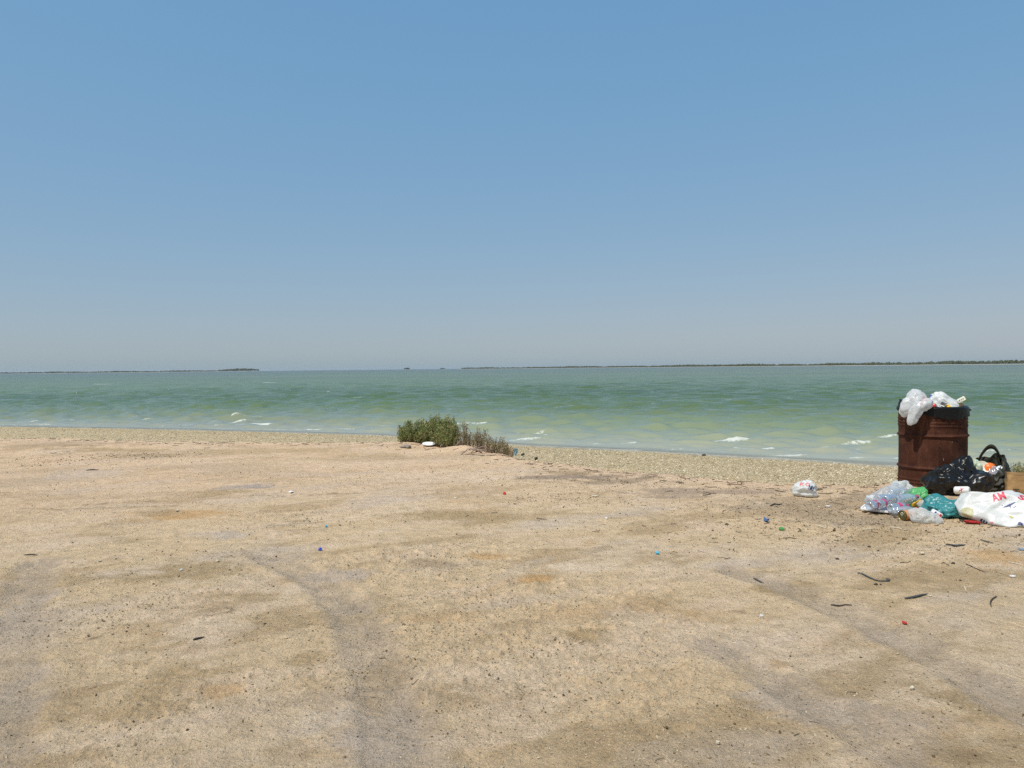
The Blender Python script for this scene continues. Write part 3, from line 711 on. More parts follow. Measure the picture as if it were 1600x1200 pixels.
def rust():
    mt, n, out = new_mat('rusty_steel')
    tc = nd(n, 'ShaderNodeTexCoord'); P = tc.outputs['Object']
    st = nd(n, 'ShaderNodeMapping', {'Vector': P, 'Scale': (1, 1, 0.18)})
    a = nd(n, 'ShaderNodeTexNoise', {'Vector': P, 'Scale': 9.0, 'Detail': 9.0, 'Roughness': 0.7})
    b = nd(n, 'ShaderNodeTexNoise', {'Vector': st.outputs[0], 'Scale': 22.0, 'Detail': 7.0, 'Roughness': 0.65})
    f = nd(n, 'ShaderNodeTexNoise', {'Vector': P, 'Scale': 120.0, 'Detail': 5.0, 'Roughness': 0.7})
    c = mixc(n, maprange(n, a.outputs[0], 0.33, 0.68), (0.036, 0.012, 0.007), (0.090, 0.032, 0.017))
    c = mixc(n, maprange(n, b.outputs[0], 0.52, 0.72, 0, 0.7), c, (0.135, 0.057, 0.030))
    c = mixc(n, maprange(n, f.outputs[0], 0.55, 0.75, 0, 0.55), c, (0.030, 0.012, 0.009))
    z = nd(n, 'ShaderNodeSeparateXYZ', {0: P})
    pa = nd(n, 'ShaderNodeTexNoise', {'Vector': st.outputs[0], 'Scale': 60.0, 'Detail': 2.0})
    c = mixc(n, maprange(n, pa.outputs[0], 0.735, 0.76, 0, 0.8), c, (0.42, 0.36, 0.27))
    h = nd(n, 'ShaderNodeMath', {0: a.outputs[0], 1: f.outputs[0]}, operation='ADD')
    bp = nd(n, 'ShaderNodeBump', {'Height': h.outputs[0], 'Strength': 0.45, 'Distance': 0.008})
    p = nd(n, 'ShaderNodeBsdfPrincipled', {'Base Color': c, 'Roughness': 0.75, 'Specular IOR Level': 0.15, 'Normal': bp.outputs[0]})
    n.links.new(p.outputs[0], out.inputs[0]); return mt
RUST = rust()

# ------------------------------------------------------------------ drum
DC = pix_at(1456.5, 758, 7.0); DC.z = 0.0; DR = 0.288; DTOP = 0.722
drum = thing('oil_drum', 'rust-brown steel drum standing half sunk in sand, overflowing with rubbish', 'drum', DC)
def hoop(z, z0, h, w_): return h * math.exp(-((z - z0) / w_) ** 2)
prof = []
for i in range(150):
    z = -0.14 + (DTOP + 0.14) * i / 149
    r_ = DR - 0.006
    r_ += hoop(z, 0.476, 0.0145, 0.010) + hoop(z, 0.182, 0.0145, 0.010)
    for q in (0.565, 0.595, 0.625, 0.075, 0.045, 0.015): r_ += hoop(z, q, 0.0060, 0.0075)
    prof.append((r_, z))
def dent(v, a, i):
    k = 1 + 0.006 * math.sin(3 * a + 1 + v.z * 4) + 0.004 * math.sin(5 * a + v.z * 11) - 0.03 * math.exp(-((a - 5.2) / 0.25) ** 2 - ((v.z - 0.34) / 0.09) ** 2)
    return Vector((v.x * k, v.y * k, v.z))
lathe('shell', prof, RUST, drum, 72, jitter=dent)
lathe('rim', [(DR - 0.016, DTOP - 0.01), (DR - 0.018, DTOP + 0.004), (DR - 0.010, DTOP + 0.010), (DR + 0.001, DTOP + 0.008), (DR + 0.003, DTOP - 0.004), (DR - 0.004, DTOP - 0.010)], RUST, drum, 72, jitter=dent)
# bin liner folded over the rim
rg = np.random.default_rng(4)
def liner():
    seg = 220; vs, fs = [], []
    rows = [('in', -0.10), ('in', -0.04), ('in', 0.0), ('top', 0.5), ('out', 0.0), ('out', 0.1), ('out', 0.25), ('out', 0.45), ('out', 0.65), ('out', 0.85), ('out', 1.0)]
    ang = np.linspace(0, 2 * math.pi, seg, endpoint=False)
    front = math.atan2(-VF.y, -VF.x); rightd = math.atan2(VR.y, VR.x)
    def near(a, b, w_): d = (a - b + math.pi) % (2 * math.pi) - math.pi; return math.exp(-(d / w_) ** 2)
    wig = np.convolve(np.concatenate([rg.normal(size=seg)] * 3), np.ones(5) / 5, 'same')[seg:2 * seg]
    wig2 = np.convolve(np.concatenate([rg.normal(size=seg)] * 3), np.ones(9) / 9, 'same')[seg:2 * seg]
    for kind_, t in rows:
        for k, a in enumerate(ang):
            # hangs lowest at the front and right, barely turned over at the left
            hang = 0.030 + 0.085 * near(a, front + 0.55, 0.75) + 0.03 * near(a, rightd, 0.4) + 0.022 * wig2[k] + 0.006 * wig[k]
            if kind_ == 'in': r_, z = DR - 0.035, DTOP + 0.012 + t
            elif kind_ == 'top': r_, z = DR - 0.008, DTOP + 0.021
            else:
                r_ = DR + 0.006 + t * (0.001 + 0.006 * max(0, wig[k])) + 0.030 * max(0, 1 - abs(4 * t - 1.6)) * near(a, rightd + 0.12, 0.06) + 0.003 * math.sin(k * 0.9 + t * 5) * t
                z = DTOP + 0.008 - hang * t
            vs.append((r_ * math.cos(a), r_ * math.sin(a), z))
    for i in range(len(rows) - 1):
        for k in range(seg): fs.append((i * seg + k, i * seg + (k + 1) % seg, (i + 1) * seg + (k + 1) % seg, (i + 1) * seg + k))
    # sagging sheet inside, under the rubbish
    c = len(vs); vs.append((0, 0, DTOP - 0.12))
    for k in range(seg): fs.append((c, (k + 1) % seg, k))
    o = mesh_obj('bin_liner', vs, fs, LINER, None, True, DC)
    return tag(o, 'black plastic liner folded down over the rim of the rusty drum', 'bin liner')
liner()
# ------------------------------------------------------------------ rubbish heaped on the drum
def at_depth(px, py, y): return pix_at(px, py, y)
c = at_depth(1431, 632, 6.80)
hang = soft_thing('carrier_bag', 'white plastic bag with faint pink print drooping over the drum rim', 'plastic bag', WHITE_BAG2, c,
    [((0.005, 0.03, 0.055), (0.075, 0.07, 0.085), 0, -0.3), ((-0.075, -0.02, -0.035), (0.055, 0.05, 0.085), 0, 0.35), ((-0.005, -0.075, -0.080), (0.050, 0.032, 0.120), 0, 0.40), ((0.07, -0.02, 0.0), (0.055, 0.05, 0.04), 0, -0.5), ((0.0, 0.02, 0.0), (0.08, 0.06, 0.05))],
    sub=6, amp=0.011, freq=11, seed=21, floor=False, it=2, soft=26, facets=14, cut=(0.91, 0.99), dirs=(-0.4, -0.3, -0.85))
print_word(hang, 'MAX', 1436, 622, 1450, 629, paint('pink_ink', (0.72, 0.42, 0.38), 0.5, 0.1), 0, -1.2)
c = at_depth(1474, 629, 6.95)
heap = soft_thing('carrier_bag', 'pleated white plastic bag with a blue mark heaped on top of the drum', 'plastic bag', WHITE_BAG, c,
    [((-0.045, 0.0, 0.02), (0.085, 0.09, 0.075), 0, -0.2), ((0.05, 0.02, -0.012), (0.11, 0.10, 0.05), 0, 0.32), ((-0.02, 0.0, -0.05), (0.14, 0.14, 0.04))], sub=6, amp=0.014, freq=11, seed=5, floor=False, it=3, dirs=(0.8, 0, -0.55), facets=12, cut=(0.8, 0.98))
print_on(heap, [[(1451, 619), (1455, 616.5), (1458, 617.5), (1456.5, 620), (1455, 622.5), (1452, 621.5)]], BLUE, 'print')
soft_thing('bag_knot', 'knotted black plastic corner sticking up at the drum rim beside the drooping bag', 'plastic bag', BLACK_BAG, at_depth(1408.5, 630, 6.95), [((0, 0, 0), (0.026, 0.03, 0.035), 0, 0.3), ((0.012, 0, -0.02), (0.04, 0.03, 0.03))], sub=4, amp=0.012, freq=25, seed=9, floor=False)
fill = soft_thing('carrier_bag', 'greyish white plastic bag flattened under the bottles on the drum', 'plastic bag', MILK_FILM, at_depth(1470, 638, 6.93), [((0, 0, 0), (0.20, 0.17, 0.03)), ((-0.05, 0.05, 0.02), (0.1, 0.1, 0.03))], sub=5, amp=0.012, freq=12, seed=44, floor=False)
def capped(name, label, cat, p, mat, r_=0.02, h=0.02, axis=Vector((0, 0, 1)), group=None, extra=None):
    q = axis.to_track_quat('Z', 'Y').to_matrix().to_4x4()
    o = lathe(name, [(0.0005, h), (r_ * 0.82, h), (r_ * 0.95, h * 0.93), (r_, h * 0.75), (r_, 0.0), (r_ * 0.86, 0.0), (r_ * 0.86, h * 0.8), (0.0005, h * 0.8)], mat, None, 20, q)
    o.location = p; return tag(o, label, cat, group)
rb = thing('bottle', 'white bottle end with a bright red cap lying on the drum', 'bottle', at_depth(1459.5, 634, 6.78))
Q = Vector((-0.5, -0.75, 0.25)).to_track_quat('Z', 'Y').to_matrix().to_4x4()
lathe('body', [(0.001, -0.09), (0.026, -0.09), (0.027, -0.02), (0.016, -0.004), (0.014, 0.0)], PET, rb, 20, Q)
lathe('cap', [(0.0165, -0.012), (0.0195, -0.010), (0.0195, 0.010), (0.017, 0.013), (0.0005, 0.013)], RED, rb, 20, Q)
pk = thing('snack_packet', 'grey packet with black bar code lying on the drum', 'packet', at_depth(1473.5, 631.5, 6.76))
MP = (Matrix.Rotation(R(-29), 4, 'Z') @ Matrix.Rotation(R(52), 4, 'X') @ Matrix.Rotation(R(-28), 4, 'Z'))
box('wrapper', (0.05, 0.055, 0.010), paint('grey_packet', (0.42, 0.42, 0.43), 0.4, 0.15, 40), pk, MP, 0.003, 0.004, 3, 3)
for i, (wx, ox) in enumerate(((0.004, -0.017), (0.007, -0.010), (0.003, -0.003), (0.008, 0.004), (0.005, 0.013), (0.003, 0.019))):
    box('bar', (wx, 0.034, 0.001), INK_BLACK, pk, MP @ Matrix.Translation((ox, 0, 0.0075)), 0)
oc = thing('jar', 'small jar with an orange lid wedged at the drum rim', 'jar', at_depth(1480, 636, 6.76))
Q = Vector((-0.15, -0.55, 0.6)).to_track_quat('Z', 'Y').to_matrix().to_4x4()
lathe('body', [(0.001, -0.06), (0.026, -0.06), (0.027, -0.004)], paint('grey_jar', (0.16, 0.15, 0.14), 0.3, 0.2), oc, 20, Q)
lathe('lid', [(0.0275, -0.012), (0.029, -0.008), (0.029, 0.006), (0.025, 0.010), (0.0005, 0.0105)], YELLOW, oc, 20, Q)
cb = thing('drink_carton', 'cream carton with dark dots tipped sideways on the drum', 'carton', at_depth(1502, 624.5, 6.85))
MC = Matrix.Rotation(R(-29), 4, 'Z') @ Matrix.Rotation(R(-32), 4, 'Y')
box('carton', (0.066, 0.04, 0.036), CREAM, cb, MC, 0.004, 0.003, 5, 2)
for ox in (-0.016, 0.0, 0.016): box('mark', (0.005, 0.001, 0.011), INK_BLACK, cb, MC @ Matrix.Translation((ox, -0.0225, 0.002)) @ Matrix.Rotation(0.5, 4, 'Y'), 0)
jr = thing('glass_jar', 'brownish glass jar under the cream carton on the drum', 'jar', at_depth(1500.5, 637, 6.86))
lathe('body', [(0.001, -0.02), (0.026, -0.02), (0.027, 0.03), (0.022, 0.038), (0.021, 0.046)], paint('amber_glass', (0.15, 0.105, 0.05), 0.12, 0.3), jr, 20)
lathe('lid', [(0.0235, 0.042), (0.0235, 0.052), (0.0005, 0.053)], CREAM, jr, 20)

# ------------------------------------------------------------------ heap beside the drum
def onground(px, py): p = gpix(px, py); return p
c = onground(1561, 822) + VF * 0.17 + VZ * 0.10
big = soft_thing('carrier_bag', 'large full white carrier bag with red and blue print lying in front', 'plastic bag', WHITE_BAG, c,
    [((-0.05, 0, 0.0), (0.25, 0.17, 0.125)), ((0.12, 0.02, 0.0), (0.24, 0.17, 0.098), 0, 0.06), ((-0.19, -0.01, -0.02), (0.13, 0.14, 0.10)), ((0.03, -0.15, -0.075), (0.09, 0.085, 0.035), 0.3), ((0.20, -0.13, -0.05), (0.12, 0.08, 0.05)), ((0.08, -0.02, -0.05), (0.27, 0.16, 0.06))],
    sub=6, amp=0.016, freq=6, seed=31, it=3)
print_word(big, 'AM', 1549, 770, 1571, 782, INK_RED, -0.25, -0.25, 0.03)
print_word(big, 'S', 1591, 774, 1602, 781, INK_RED, 0.2, 0.4, 0.03)
for pg in ([[(1566.5, 793), (1573, 790), (1577, 788), (1585, 784.5), (1587, 785), (1580, 789.5), (1578.5, 791), (1580, 792.8), (1578.6, 793), (1576.5, 791.2), (1573.5, 792.3)], [(1565, 789), (1566.6, 788.8), (1566.8, 790.4), (1565.6, 790.6)], [(1583.5, 792), (1585, 791.8), (1585, 793.2), (1583.8, 793.4)], [(1586, 790.8), (1588, 790.4), (1588, 791.4), (1586.2, 791.8)]]): print_on(big, [pg], INK_BLUE)
for pg in ([[(1531, 812), (1533.5, 810.6), (1536, 810.7), (1534, 815.6), (1532.2, 815)], [(1537, 812), (1539.6, 813.2), (1537.8, 817.6), (1535, 816.6)], [(1541, 814), (1543.8, 816.3), (1541.6, 818.6), (1539, 818)]]): print_on(big, [pg], INK_BLUE)
print_word(big, 'YF', 1545.5, 815, 1552, 819, INK_RED, 0, 0.1, 0.02)
print_on(big, [[(1591, 816), (1594, 815), (1598, 817.5), (1598, 822), (1595, 820), (1590, 820)]], INK_BLUE)
print_on(big, [[(1576, 805.5), (1581, 807), (1584.5, 809), (1580, 809.5), (1578, 808)]], paint('yellow_ink', (0.50, 0.42, 0.05), 0.5, 0.1))
print_on(big, [[(1500, 797), (1506, 793), (1514, 792), (1520, 795), (1522, 802), (1519, 810), (1512, 811), (1505, 806)]], film('tub_seen_through_bag', (0.70, 0.67, 0.42), 0.3, 0.45, 0.4, 0.1), 'pale_patch')
rp = onground(1519, 818)
o = box('snack_packet', (0.085, 0.04, 0.016), paint('dark_red_packet', (0.38, 0.015, 0.012), 0.4, 0.2, 40), None, Matrix.Rotation(R(-12), 4, 'Z') @ Matrix.Rotation(R(7), 4, 'Y'), 0.005, 0.01, 8, 3); o.location = rp + VZ * 0.010
tag(o, 'flattened dark red packet poking out under the large white carrier bag', 'packet')
c = onground(1495, 775) + VF * 0.10 + VZ * 0.11
blk = soft_thing('rubbish_sack', 'torn shiny black rubbish sack slumped against the drum', 'rubbish sack', BLACK_BAG, c,
    [((-0.02, 0, -0.02), (0.23, 0.17, 0.12)), ((0.045, 0.02, 0.10), (0.085, 0.09, 0.13), 0, 0.25), ((-0.16, -0.03, -0.05), (0.115, 0.12, 0.085), 0, -0.5), ((0.16, 0.0, -0.02), (0.11, 0.14, 0.12), 0, 0.7), ((-0.07, -0.06, 0.02), (0.11, 0.1, 0.11), 0, -0.5)],
    sub=6, amp=0.029, freq=7.5, seed=12, it=2, facets=18, cut=(0.80, 0.98))
can = thing('drink_can', 'white can with red lettering nestled in the torn black sack', 'can', at_depth(1503, 766, 6.12))
Q = (VR * 0.95 - VF * 0.28 + VZ * 0.1).to_track_quat('Z', 'Y').to_matrix().to_4x4()
lathe('body', [(0.001, -0.055), (0.024, -0.055), (0.031, -0.046), (0.032, 0.042), (0.026, 0.054), (0.024, 0.056), (0.001, 0.052)], paint('white_can', (0.75, 0.74, 0.70), 0.35, 0.06), can, 24, Q)
print_on(can.children[0], text_polys('X', 1499, 762, 1505, 768, 0.3, 0.2, 0.02), INK_RED)
cb2 = thing('bottle', 'clear bottle with a red cap standing between the drum and black sack', 'bottle', at_depth(1459, 750, 6.60))
def bottle_parts(t, Q, label_mat=None, cap_mat=None, L=0.20, r_=0.032, squash=1.0, cap=True):
    pr = [(0.0008, 0.006), (r_ * 0.45, 0.010), (r_ * 0.62, 0.002), (r_ * 0.86, 0.0), (r_, 0.010), (r_, 0.03), (r_ * 0.95, 0.036), (r_, 0.042), (r_, 0.056), (r_ * 0.95, 0.062), (r_ * 0.98, 0.068), (r_ * 0.98, 0.115), (r_, 0.122), (r_ * 0.96, 0.132), (r_ * 0.78, 0.152), (r_ * 0.5, 0.170), (0.0125, 0.180), (0.0125, 0.192)]
    k = L / 0.20; pr = [(a, b * k) for a, b in pr]
    S = Matrix.Diagonal((1, squash, 1, 1))
    lathe('body', pr, PET, t, 22, Q @ S)
    if label_mat: lathe('label', [(r_ * 0.99, 0.072 * k), (r_ * 1.005, 0.074 * k), (r_ * 1.005, 0.108 * k), (r_ * 0.99, 0.110 * k)], label_mat, t, 22, Q @ S)
    if cap: lathe('cap', [(0.0145, 0.183 * k), (0.0152, 0.185 * k), (0.0152, 0.199 * k), (0.013, 0.201 * k), (0.0005, 0.201 * k)], cap_mat or RED, t, 16, Q)
Q = (VZ * 1.0 + VR * 0.25 - VF * 0.1).to_track_quat('Z', 'Y').to_matrix().to_4x4() @ Matrix.Translation((0, 0, -0.11))
cb2.location += VZ * 0.0; bottle_parts(cb2, Q, None, RED, 0.17, 0.036)

# olive shopping bag, open, with a handle
OB = onground(1543, 772) + VF * 0.22; OB.z = gz(OB.x, OB.y)
ob = thing('shopping_bag', 'dark olive cloth shopping bag with a raised handle, stuffed with rubbish', 'shopping bag', OB)
def olive_body():
    nu, nv = 96, 26; vs, fs = [], []
    for j in range(nv):
        t = j / (nv - 1)
        for i in range(nu):
            a = 2 * math.pi * i / nu; ca, sa = math.cos(a), math.sin(a)
            e = 0.78; px_ = math.copysign(abs(ca) ** e, ca) * 0.165; py_ = math.copysign(abs(sa) ** e, sa) * 0.105
            back = 0.5 + 0.5 * sa                                   # 1 at the back wall, 0 at the front
            top = 0.150 + 0.175 * back ** 1.6 * (0.75 + 0.35 * ca) + 0.07 * max(0, ca) ** 2 - 0.015 * max(0, -ca) + 0.012 * math.sin(7 * a + 1) + 0.006 * math.sin(17 * a)
            bulge = 1 + 0.16 * math.sin(math.pi * t) - 0.14 * t * (1 - back) - 0.10 * t
            wr = 0.013 * math.sin(24 * t + 4 * math.sin(2 * a)) * (1 - back) * math.sin(math.pi * min(1, t * 1.2)) + 0.008 * math.sin(9 * a + 11 * t) + 0.005 * math.sin(23 * a - 6 * t)
            v = VR * (px_ * bulge) + VF * (py_ * bulge + 0.05 * t * back) + VZ * (top * t)
            n_ = (VR * ca + VF * sa); v += n_ * wr
            vs.append(v)
    for j in range(nv - 1):
        for i in range(nu): fs.append((j * nu + i, j * nu + (i + 1) % nu, (j + 1) * nu + (i + 1) % nu, (j + 1) * nu + i))
    fs.append(tuple(range(nu))[::-1])
    return mesh_obj('body', vs, fs, OLIVE, ob)
olive_body()
def loc(r_, f_, z_): return VR * r_ + VF * f_ + VZ * z_
def ribbon(name, pts, width, mat, parent, wdir=VF, th=0.003, twist=0.0):
    pts = [Vector(p) for p in pts]; vs, fs = [], []
    for i, p in enumerate(pts):
        t = (pts[min(i + 1, len(pts) - 1)] - pts[max(i - 1, 0)]).normalized(); nn = t.cross(wdir).normalized(); wd = (wdir * math.cos(twist * i) + nn * math.sin(twist * i))
        for a, b in ((-0.5, -1), (0.5, -1), (0.5, 1), (-0.5, 1)): vs.append(p + wd * width * a + nn * th * b)
    for i in range(len(pts) - 1):
        for k in range(4): fs.append((i * 4 + k, i * 4 + (k + 1) % 4, i * 4 + 4 + (k + 1) % 4, i * 4 + 4 + k))
    fs += [(3, 2, 1, 0), tuple(len(vs) - 4 + k for k in range(4))]
    return mesh_obj(name, vs, fs, mat, parent)
arch = []
for i in range(17):
    t = i / 16; arch.append(loc(-0.06 + 0.175 * t, 0.10 + 0.015 * math.sin(t * 7), 0.225 + 0.135 * math.sin(math.pi * t ** 1.25) ** 0.7 + 0.03 * t))
ribbon('handle', arch, 0.045, OLIVE, ob, (VF * 0.5 - VZ * 0.85).normalized())
arch = []
for i in range(13):
    t = i / 12; arch.append(loc(0.125 + 0.012 * math.sin(math.pi * t), -0.05 + 0.15 * t, 0.17 + 0.10 * t + 0.05 * math.sin(math.pi * t)))
ribbon('handle', arch, 0.034, OLIVE, ob, VR)
soft_thing('carrier_bag', 'pale green and cream bag bulging from the left of the olive shopping bag', 'plastic bag', film('pale_green_film', (0.66, 0.74, 0.55), 0.3, 0.0, 0.35, 0.05), OB + loc(-0.085, -0.01, 0.195), [((0, 0, 0), (0.075, 0.07, 0.07), 0, 0.5), ((-0.02, 0.03, 0.0), (0.07, 0.07, 0.05)), ((0.0, 0, -0.06), (0.07, 0.07, 0.07))], sub=5, amp=0.010, freq=14, seed=77, floor=False)
pl = thing('bowl', 'white foam bowl tucked edge-up in the olive shopping bag', 'bowl', OB + loc(-0.03, -0.035, 0.20))
Q = (VR * 0.35 - VF * 0.8 + VZ * 0.35).to_track_quat('Z', 'Y').to_matrix().to_4x4()
lathe('bowl', [(0.0005, 0.002), (0.035, 0.004), (0.052, 0.014), (0.056, 0.016), (0.056, 0.012), (0.036, -0.002), (0.0005, -0.004)], CREAM, pl, 28, Q)
cu_ = thing('cup', 'bright orange cup upside down in the olive shopping bag', 'cup', OB + loc(0.02, 0.015, 0.17))
lathe('cup', [(0.058, -0.03), (0.060, -0.02), (0.056, 0.035), (0.045, 0.058), (0.025, 0.068), (0.0005, 0.070)], ORANGE, cu_, 28)
bt = thing('bottle', 'clear bottle lying base-up in the olive shopping bag', 'bottle', OB + loc(0.055, -0.055, 0.185))
Q = (VF * 0.75 + VR * 0.2 - VZ * 0.5).to_track_quat('Z', 'Y').to_matrix().to_4x4()
bottle_parts(bt, Q, None, RED, 0.19, 0.045)
o = soft_thing('tissue', 'crumpled white tissue at the right side of the olive shopping bag', 'tissue', WHITE, OB + loc(0.105, -0.02, 0.195), [((0, 0, 0), (0.028, 0.03, 0.028))], sub=4, amp=0.008, freq=30, seed=3, floor=False)
# brown paper bag
PB = onground(1604, 776) + VF * 0.14; PB.z = gz(PB.x, PB.y)
MB = Matrix.Rotation(R(-24), 4, 'Z')
pb = thing('paper_bag', 'creased brown paper bag with a boxed black stamp beside the white carrier', 'paper bag', PB)
def paper():
    nu, nv = 80, 24; vs, fs = [], []
    for j in range(nv):
        t = j / (nv - 1)
        for i in range(nu):
            a = 2 * math.pi * i / nu; ca, sa = math.cos(a), math.sin(a); e = 0.22
            v = Vector((math.copysign(abs(ca) ** e, ca) * 0.135, math.copysign(abs(sa) ** e, sa) * 0.075, t * (0.170 + 0.006 * math.sin(5 * a) - 0.02 * ca)))
            vs.append(v)
    P = np.array([v[:] for v in vs]); d = folds(P, 0.014, 7, 5, 14); d2 = folds(P, 0.016, 7, 15, 14)
    vs = [MB @ Vector((v.x + a * 0.7, v.y + b, v.z)) for v, a, b in zip(vs, d, d2)]
    for j in range(nv - 1):
        for i in range(nu): fs.append((j * nu + i, j * nu + (i + 1) % nu, (j + 1) * nu + (i + 1) % nu, (j + 1) * nu + i))
    fs.append(tuple(range(nu))[::-1])
    return mesh_obj('body', vs, fs, PAPER, pb)
body = paper()
print_word(body, 'XMC', 1585, 765.3, 1591, 768.8, INK_BLACK, 0, 0, 0.02, 0.2)
for pg in ([[(1583, 764.6), (1592.5, 764.6), (1592.5, 763.9), (1583, 763.7)], [(1583, 770.4), (1592.5, 770.6), (1592.5, 769.9), (1583, 769.5)], [(1583, 764.2), (1583.8, 764.2), (1583.8, 765.6), (1583, 765.6)], [(1583, 768.6), (1583.8, 768.6), (1583.8, 770), (1583, 770)], [(1592, 764.2), (1592.7, 764.2), (1592.7, 770.2), (1592, 770.2)]]): print_on(body, [pg], INK_BLACK, 'stamp_line', 0.25)
# teal, green and clear bags in front
c = onground(1474, 811) + VF * 0.13 + VZ * 0.045
soft_thing('carrier_bag', 'crumpled teal plastic bag flattened between black sack and white carrier', 'plastic bag', TEAL, c, [((0, 0, 0), (0.13, 0.13, 0.06)), ((-0.05, 0.05, 0.035), (0.065, 0.07, 0.065), 0, -0.3), ((0.08, 0.02, 0.0), (0.11, 0.11, 0.055), 0, 0.4)], sub=6, amp=0.018, freq=11, seed=8, dirs=(0.7, 0, 0.5), facets=12, cut=(0.8, 0.98))
c = onground(1445, 819) + VF * 0.07 + VZ * 0.035
soft_thing('carrier_bag', 'small crumpled colourless plastic bag lying on the sand beside the tin can', 'plastic bag', MILK_FILM, c, [((0, 0, 0), (0.085, 0.07, 0.05)), ((0.07, -0.01, -0.015), (0.055, 0.05, 0.035), 0, 0.4), ((-0.05, 0.0, 0.01), (0.055, 0.06, 0.045))], sub=6, amp=0.013, freq=12, seed=14, cut=(0.8, 0.98))
c = onground(1431, 795) + VF * 0.08 + VZ * 0.055
soft_thing('carrier_bag', 'bright green plastic bag crushed between bottles and black sack', 'plastic bag', GREEN, c, [((0, 0.02, 0.0), (0.085, 0.08, 0.085)), ((-0.045, -0.01, -0.01), (0.05, 0.06, 0.07), 0, -0.2), ((0.035, 0.03, 0.025), (0.055, 0.06, 0.08), 0, 0.4)], sub=6, amp=0.014, freq=12, seed=19, cut=(0.8, 0.98))
o = box('snack_packet', (0.075, 0.03, 0.022), YELLOW, None, Matrix.Rotation(R(-29), 4, 'Z') @ Matrix.Rotation(R(-38), 4, 'Y'), 0.006, 0.012, 6, 3); o.location = at_depth(1432, 786, 5.74)
tag(o, 'small yellow packet lying on the green plastic bag', 'packet')
o = box('snack_packet', (0.055, 0.03, 0.02), paint('orange_packet', (0.72, 0.28, 0.06), 0.4, 0.15, 40), None, Matrix.Rotation(R(-29), 4, 'Z') @ Matrix.Rotation(R(10), 4, 'Y'), 0.005, 0.01, 16, 3); o.location = at_depth(1434, 796, 5.62)
tag(o, 'crumpled orange packet behind the small colourless bag', 'packet')
o = soft_thing('food_tub', 'dented translucent tub resting against the teal bag', 'tub', MILK_FILM, at_depth(1440, 788, 5.72), [((0, 0, 0), (0.035, 0.035, 0.04), 0, 0.4)], sub=4, amp=0.006, freq=20, seed=2, floor=False)
pk2 = thing('drink_carton', 'red, white and blue carton leaning on the teal bag', 'carton', onground(1463, 812) + VZ * 0.04)
M2 = Matrix.Rotation(R(-29), 4, 'Z') @ Matrix.Rotation(R(28), 4, 'Y')
box('carton', (0.07, 0.034, 0.045), WHITE, pk2, M2, 0.004, 0.006, 4, 2)
box('red_panel', (0.030, 0.003, 0.040), RED, pk2, M2 @ Matrix.Translation((0.017, -0.0195, 0)), 0)
box('blue_stripe', (0.008, 0.003, 0.040), BLUE, pk2, M2 @ Matrix.Translation((-0.012, -0.0195, 0)), 0)
# tin can
tn = thing('tin_can', 'tarnished tin can with orange label lying end-on beside the small bag', 'can', onground(1409, 813.5) + VZ * 0.037)
ax = (VF * 0.72 + VR * 0.68).normalized(); Q = ax.to_track_quat('Z', 'Y').to_matrix().to_4x4()
lathe('body', [(0.036, 0.0), (0.0375, 0.002), (0.0375, 0.006), (0.0355, 0.010), (0.0355, 0.098), (0.0375, 0.103), (0.036, 0.106), (0.034, 0.104), (0.001, 0.102)], TIN, tn, 32, Q)
lathe('end_plate', [(0.0365, 0.001), (0.034, 0.005), (0.030, 0.006), (0.028, 0.004), (0.009, 0.0045), (0.008, 0.006), (0.0005, 0.006)], TIN, tn, 32, Q)
lathe('label', [(0.0358, 0.014), (0.0362, 0.016), (0.0362, 0.094), (0.0358, 0.096)], TIN_LABEL, tn, 32, Q)
lathe('ring_pull', [(0.008, -0.001), (0.010, -0.0025), (0.012, -0.001), (0.010, 0.001), (0.008, -0.001)], CREAM, tn, 16, Q @ Matrix.Translation((0.0, 0.012, 0.003)))
# foam tray
tr0 = onground(1374, 804) + VF * 0.05
ty = thing('foam_tray', 'white foam tray lying on the sand under the bundle of bottles', 'tray', tr0)
MT = Matrix.Rotation(R(-34), 4, 'Z') @ Matrix.Rotation(R(2), 4, 'Y') @ Matrix.Translation((0, 0.05, 0.02))
box('base', (0.25, 0.17, 0.010), WHITE, ty, MT, 0.004, 0.004, 9, 3)
for sx, sy, dx, dy in ((0.25, 0.012, 0, -0.086), (0.25, 0.012, 0, 0.086), (0.012, 0.16, -0.126, 0), (0.012, 0.16, 0.126, 0)):
    box('lip', (sx, sy, 0.016), WHITE, ty, MT @ Matrix.Translation((dx, dy, 0.006)), 0.003)
# bundle of bottles
BOT = [(1359, 791, 5.66, 0.35, 0.03, PINK), (1373, 789.5, 5.68, 0.25, 0.02, PINK), (1392, 794, 5.62, 0.55, 0.0, PINK), (1383, 781, 5.76, 0.45, 0.05, None), (1401, 780.5, 5.80, 0.8, 0.10, None), (1414, 783, 5.86, 0.75, 0.05, None), (1371, 780, 5.80, 0.5, 0.0, None), (1392, 771, 5.98, 0.6, 0.05, None), (1409, 772, 6.02, 0.5, 0.0, None)]
where = ('at the far left of the tray', 'second from the left end of the tray', 'nearest the tin can', 'in the middle of the bundle', 'with its round base shining above the others', 'touching the green bag', 'behind the leftmost pair', 'at the back left of the bundle', 'at the back right of the bundle')
for (a, b, dep_, side, up, lab), wtxt in zip(BOT, where):
    t = thing('water_bottle', 'empty clear water bottle ' + wtxt, 'bottle', at_depth(a, b, dep_), 'empty water bottles bundled on the foam tray')
    Q = (VF * (1 - side * 0.5) + VR * side + VZ * up).to_track_quat('Z', 'Y').to_matrix().to_4x4() @ Matrix.Translation((0, 0, -0.01))
    bottle_parts(t, Q, lab, PINK, 0.19, 0.034)
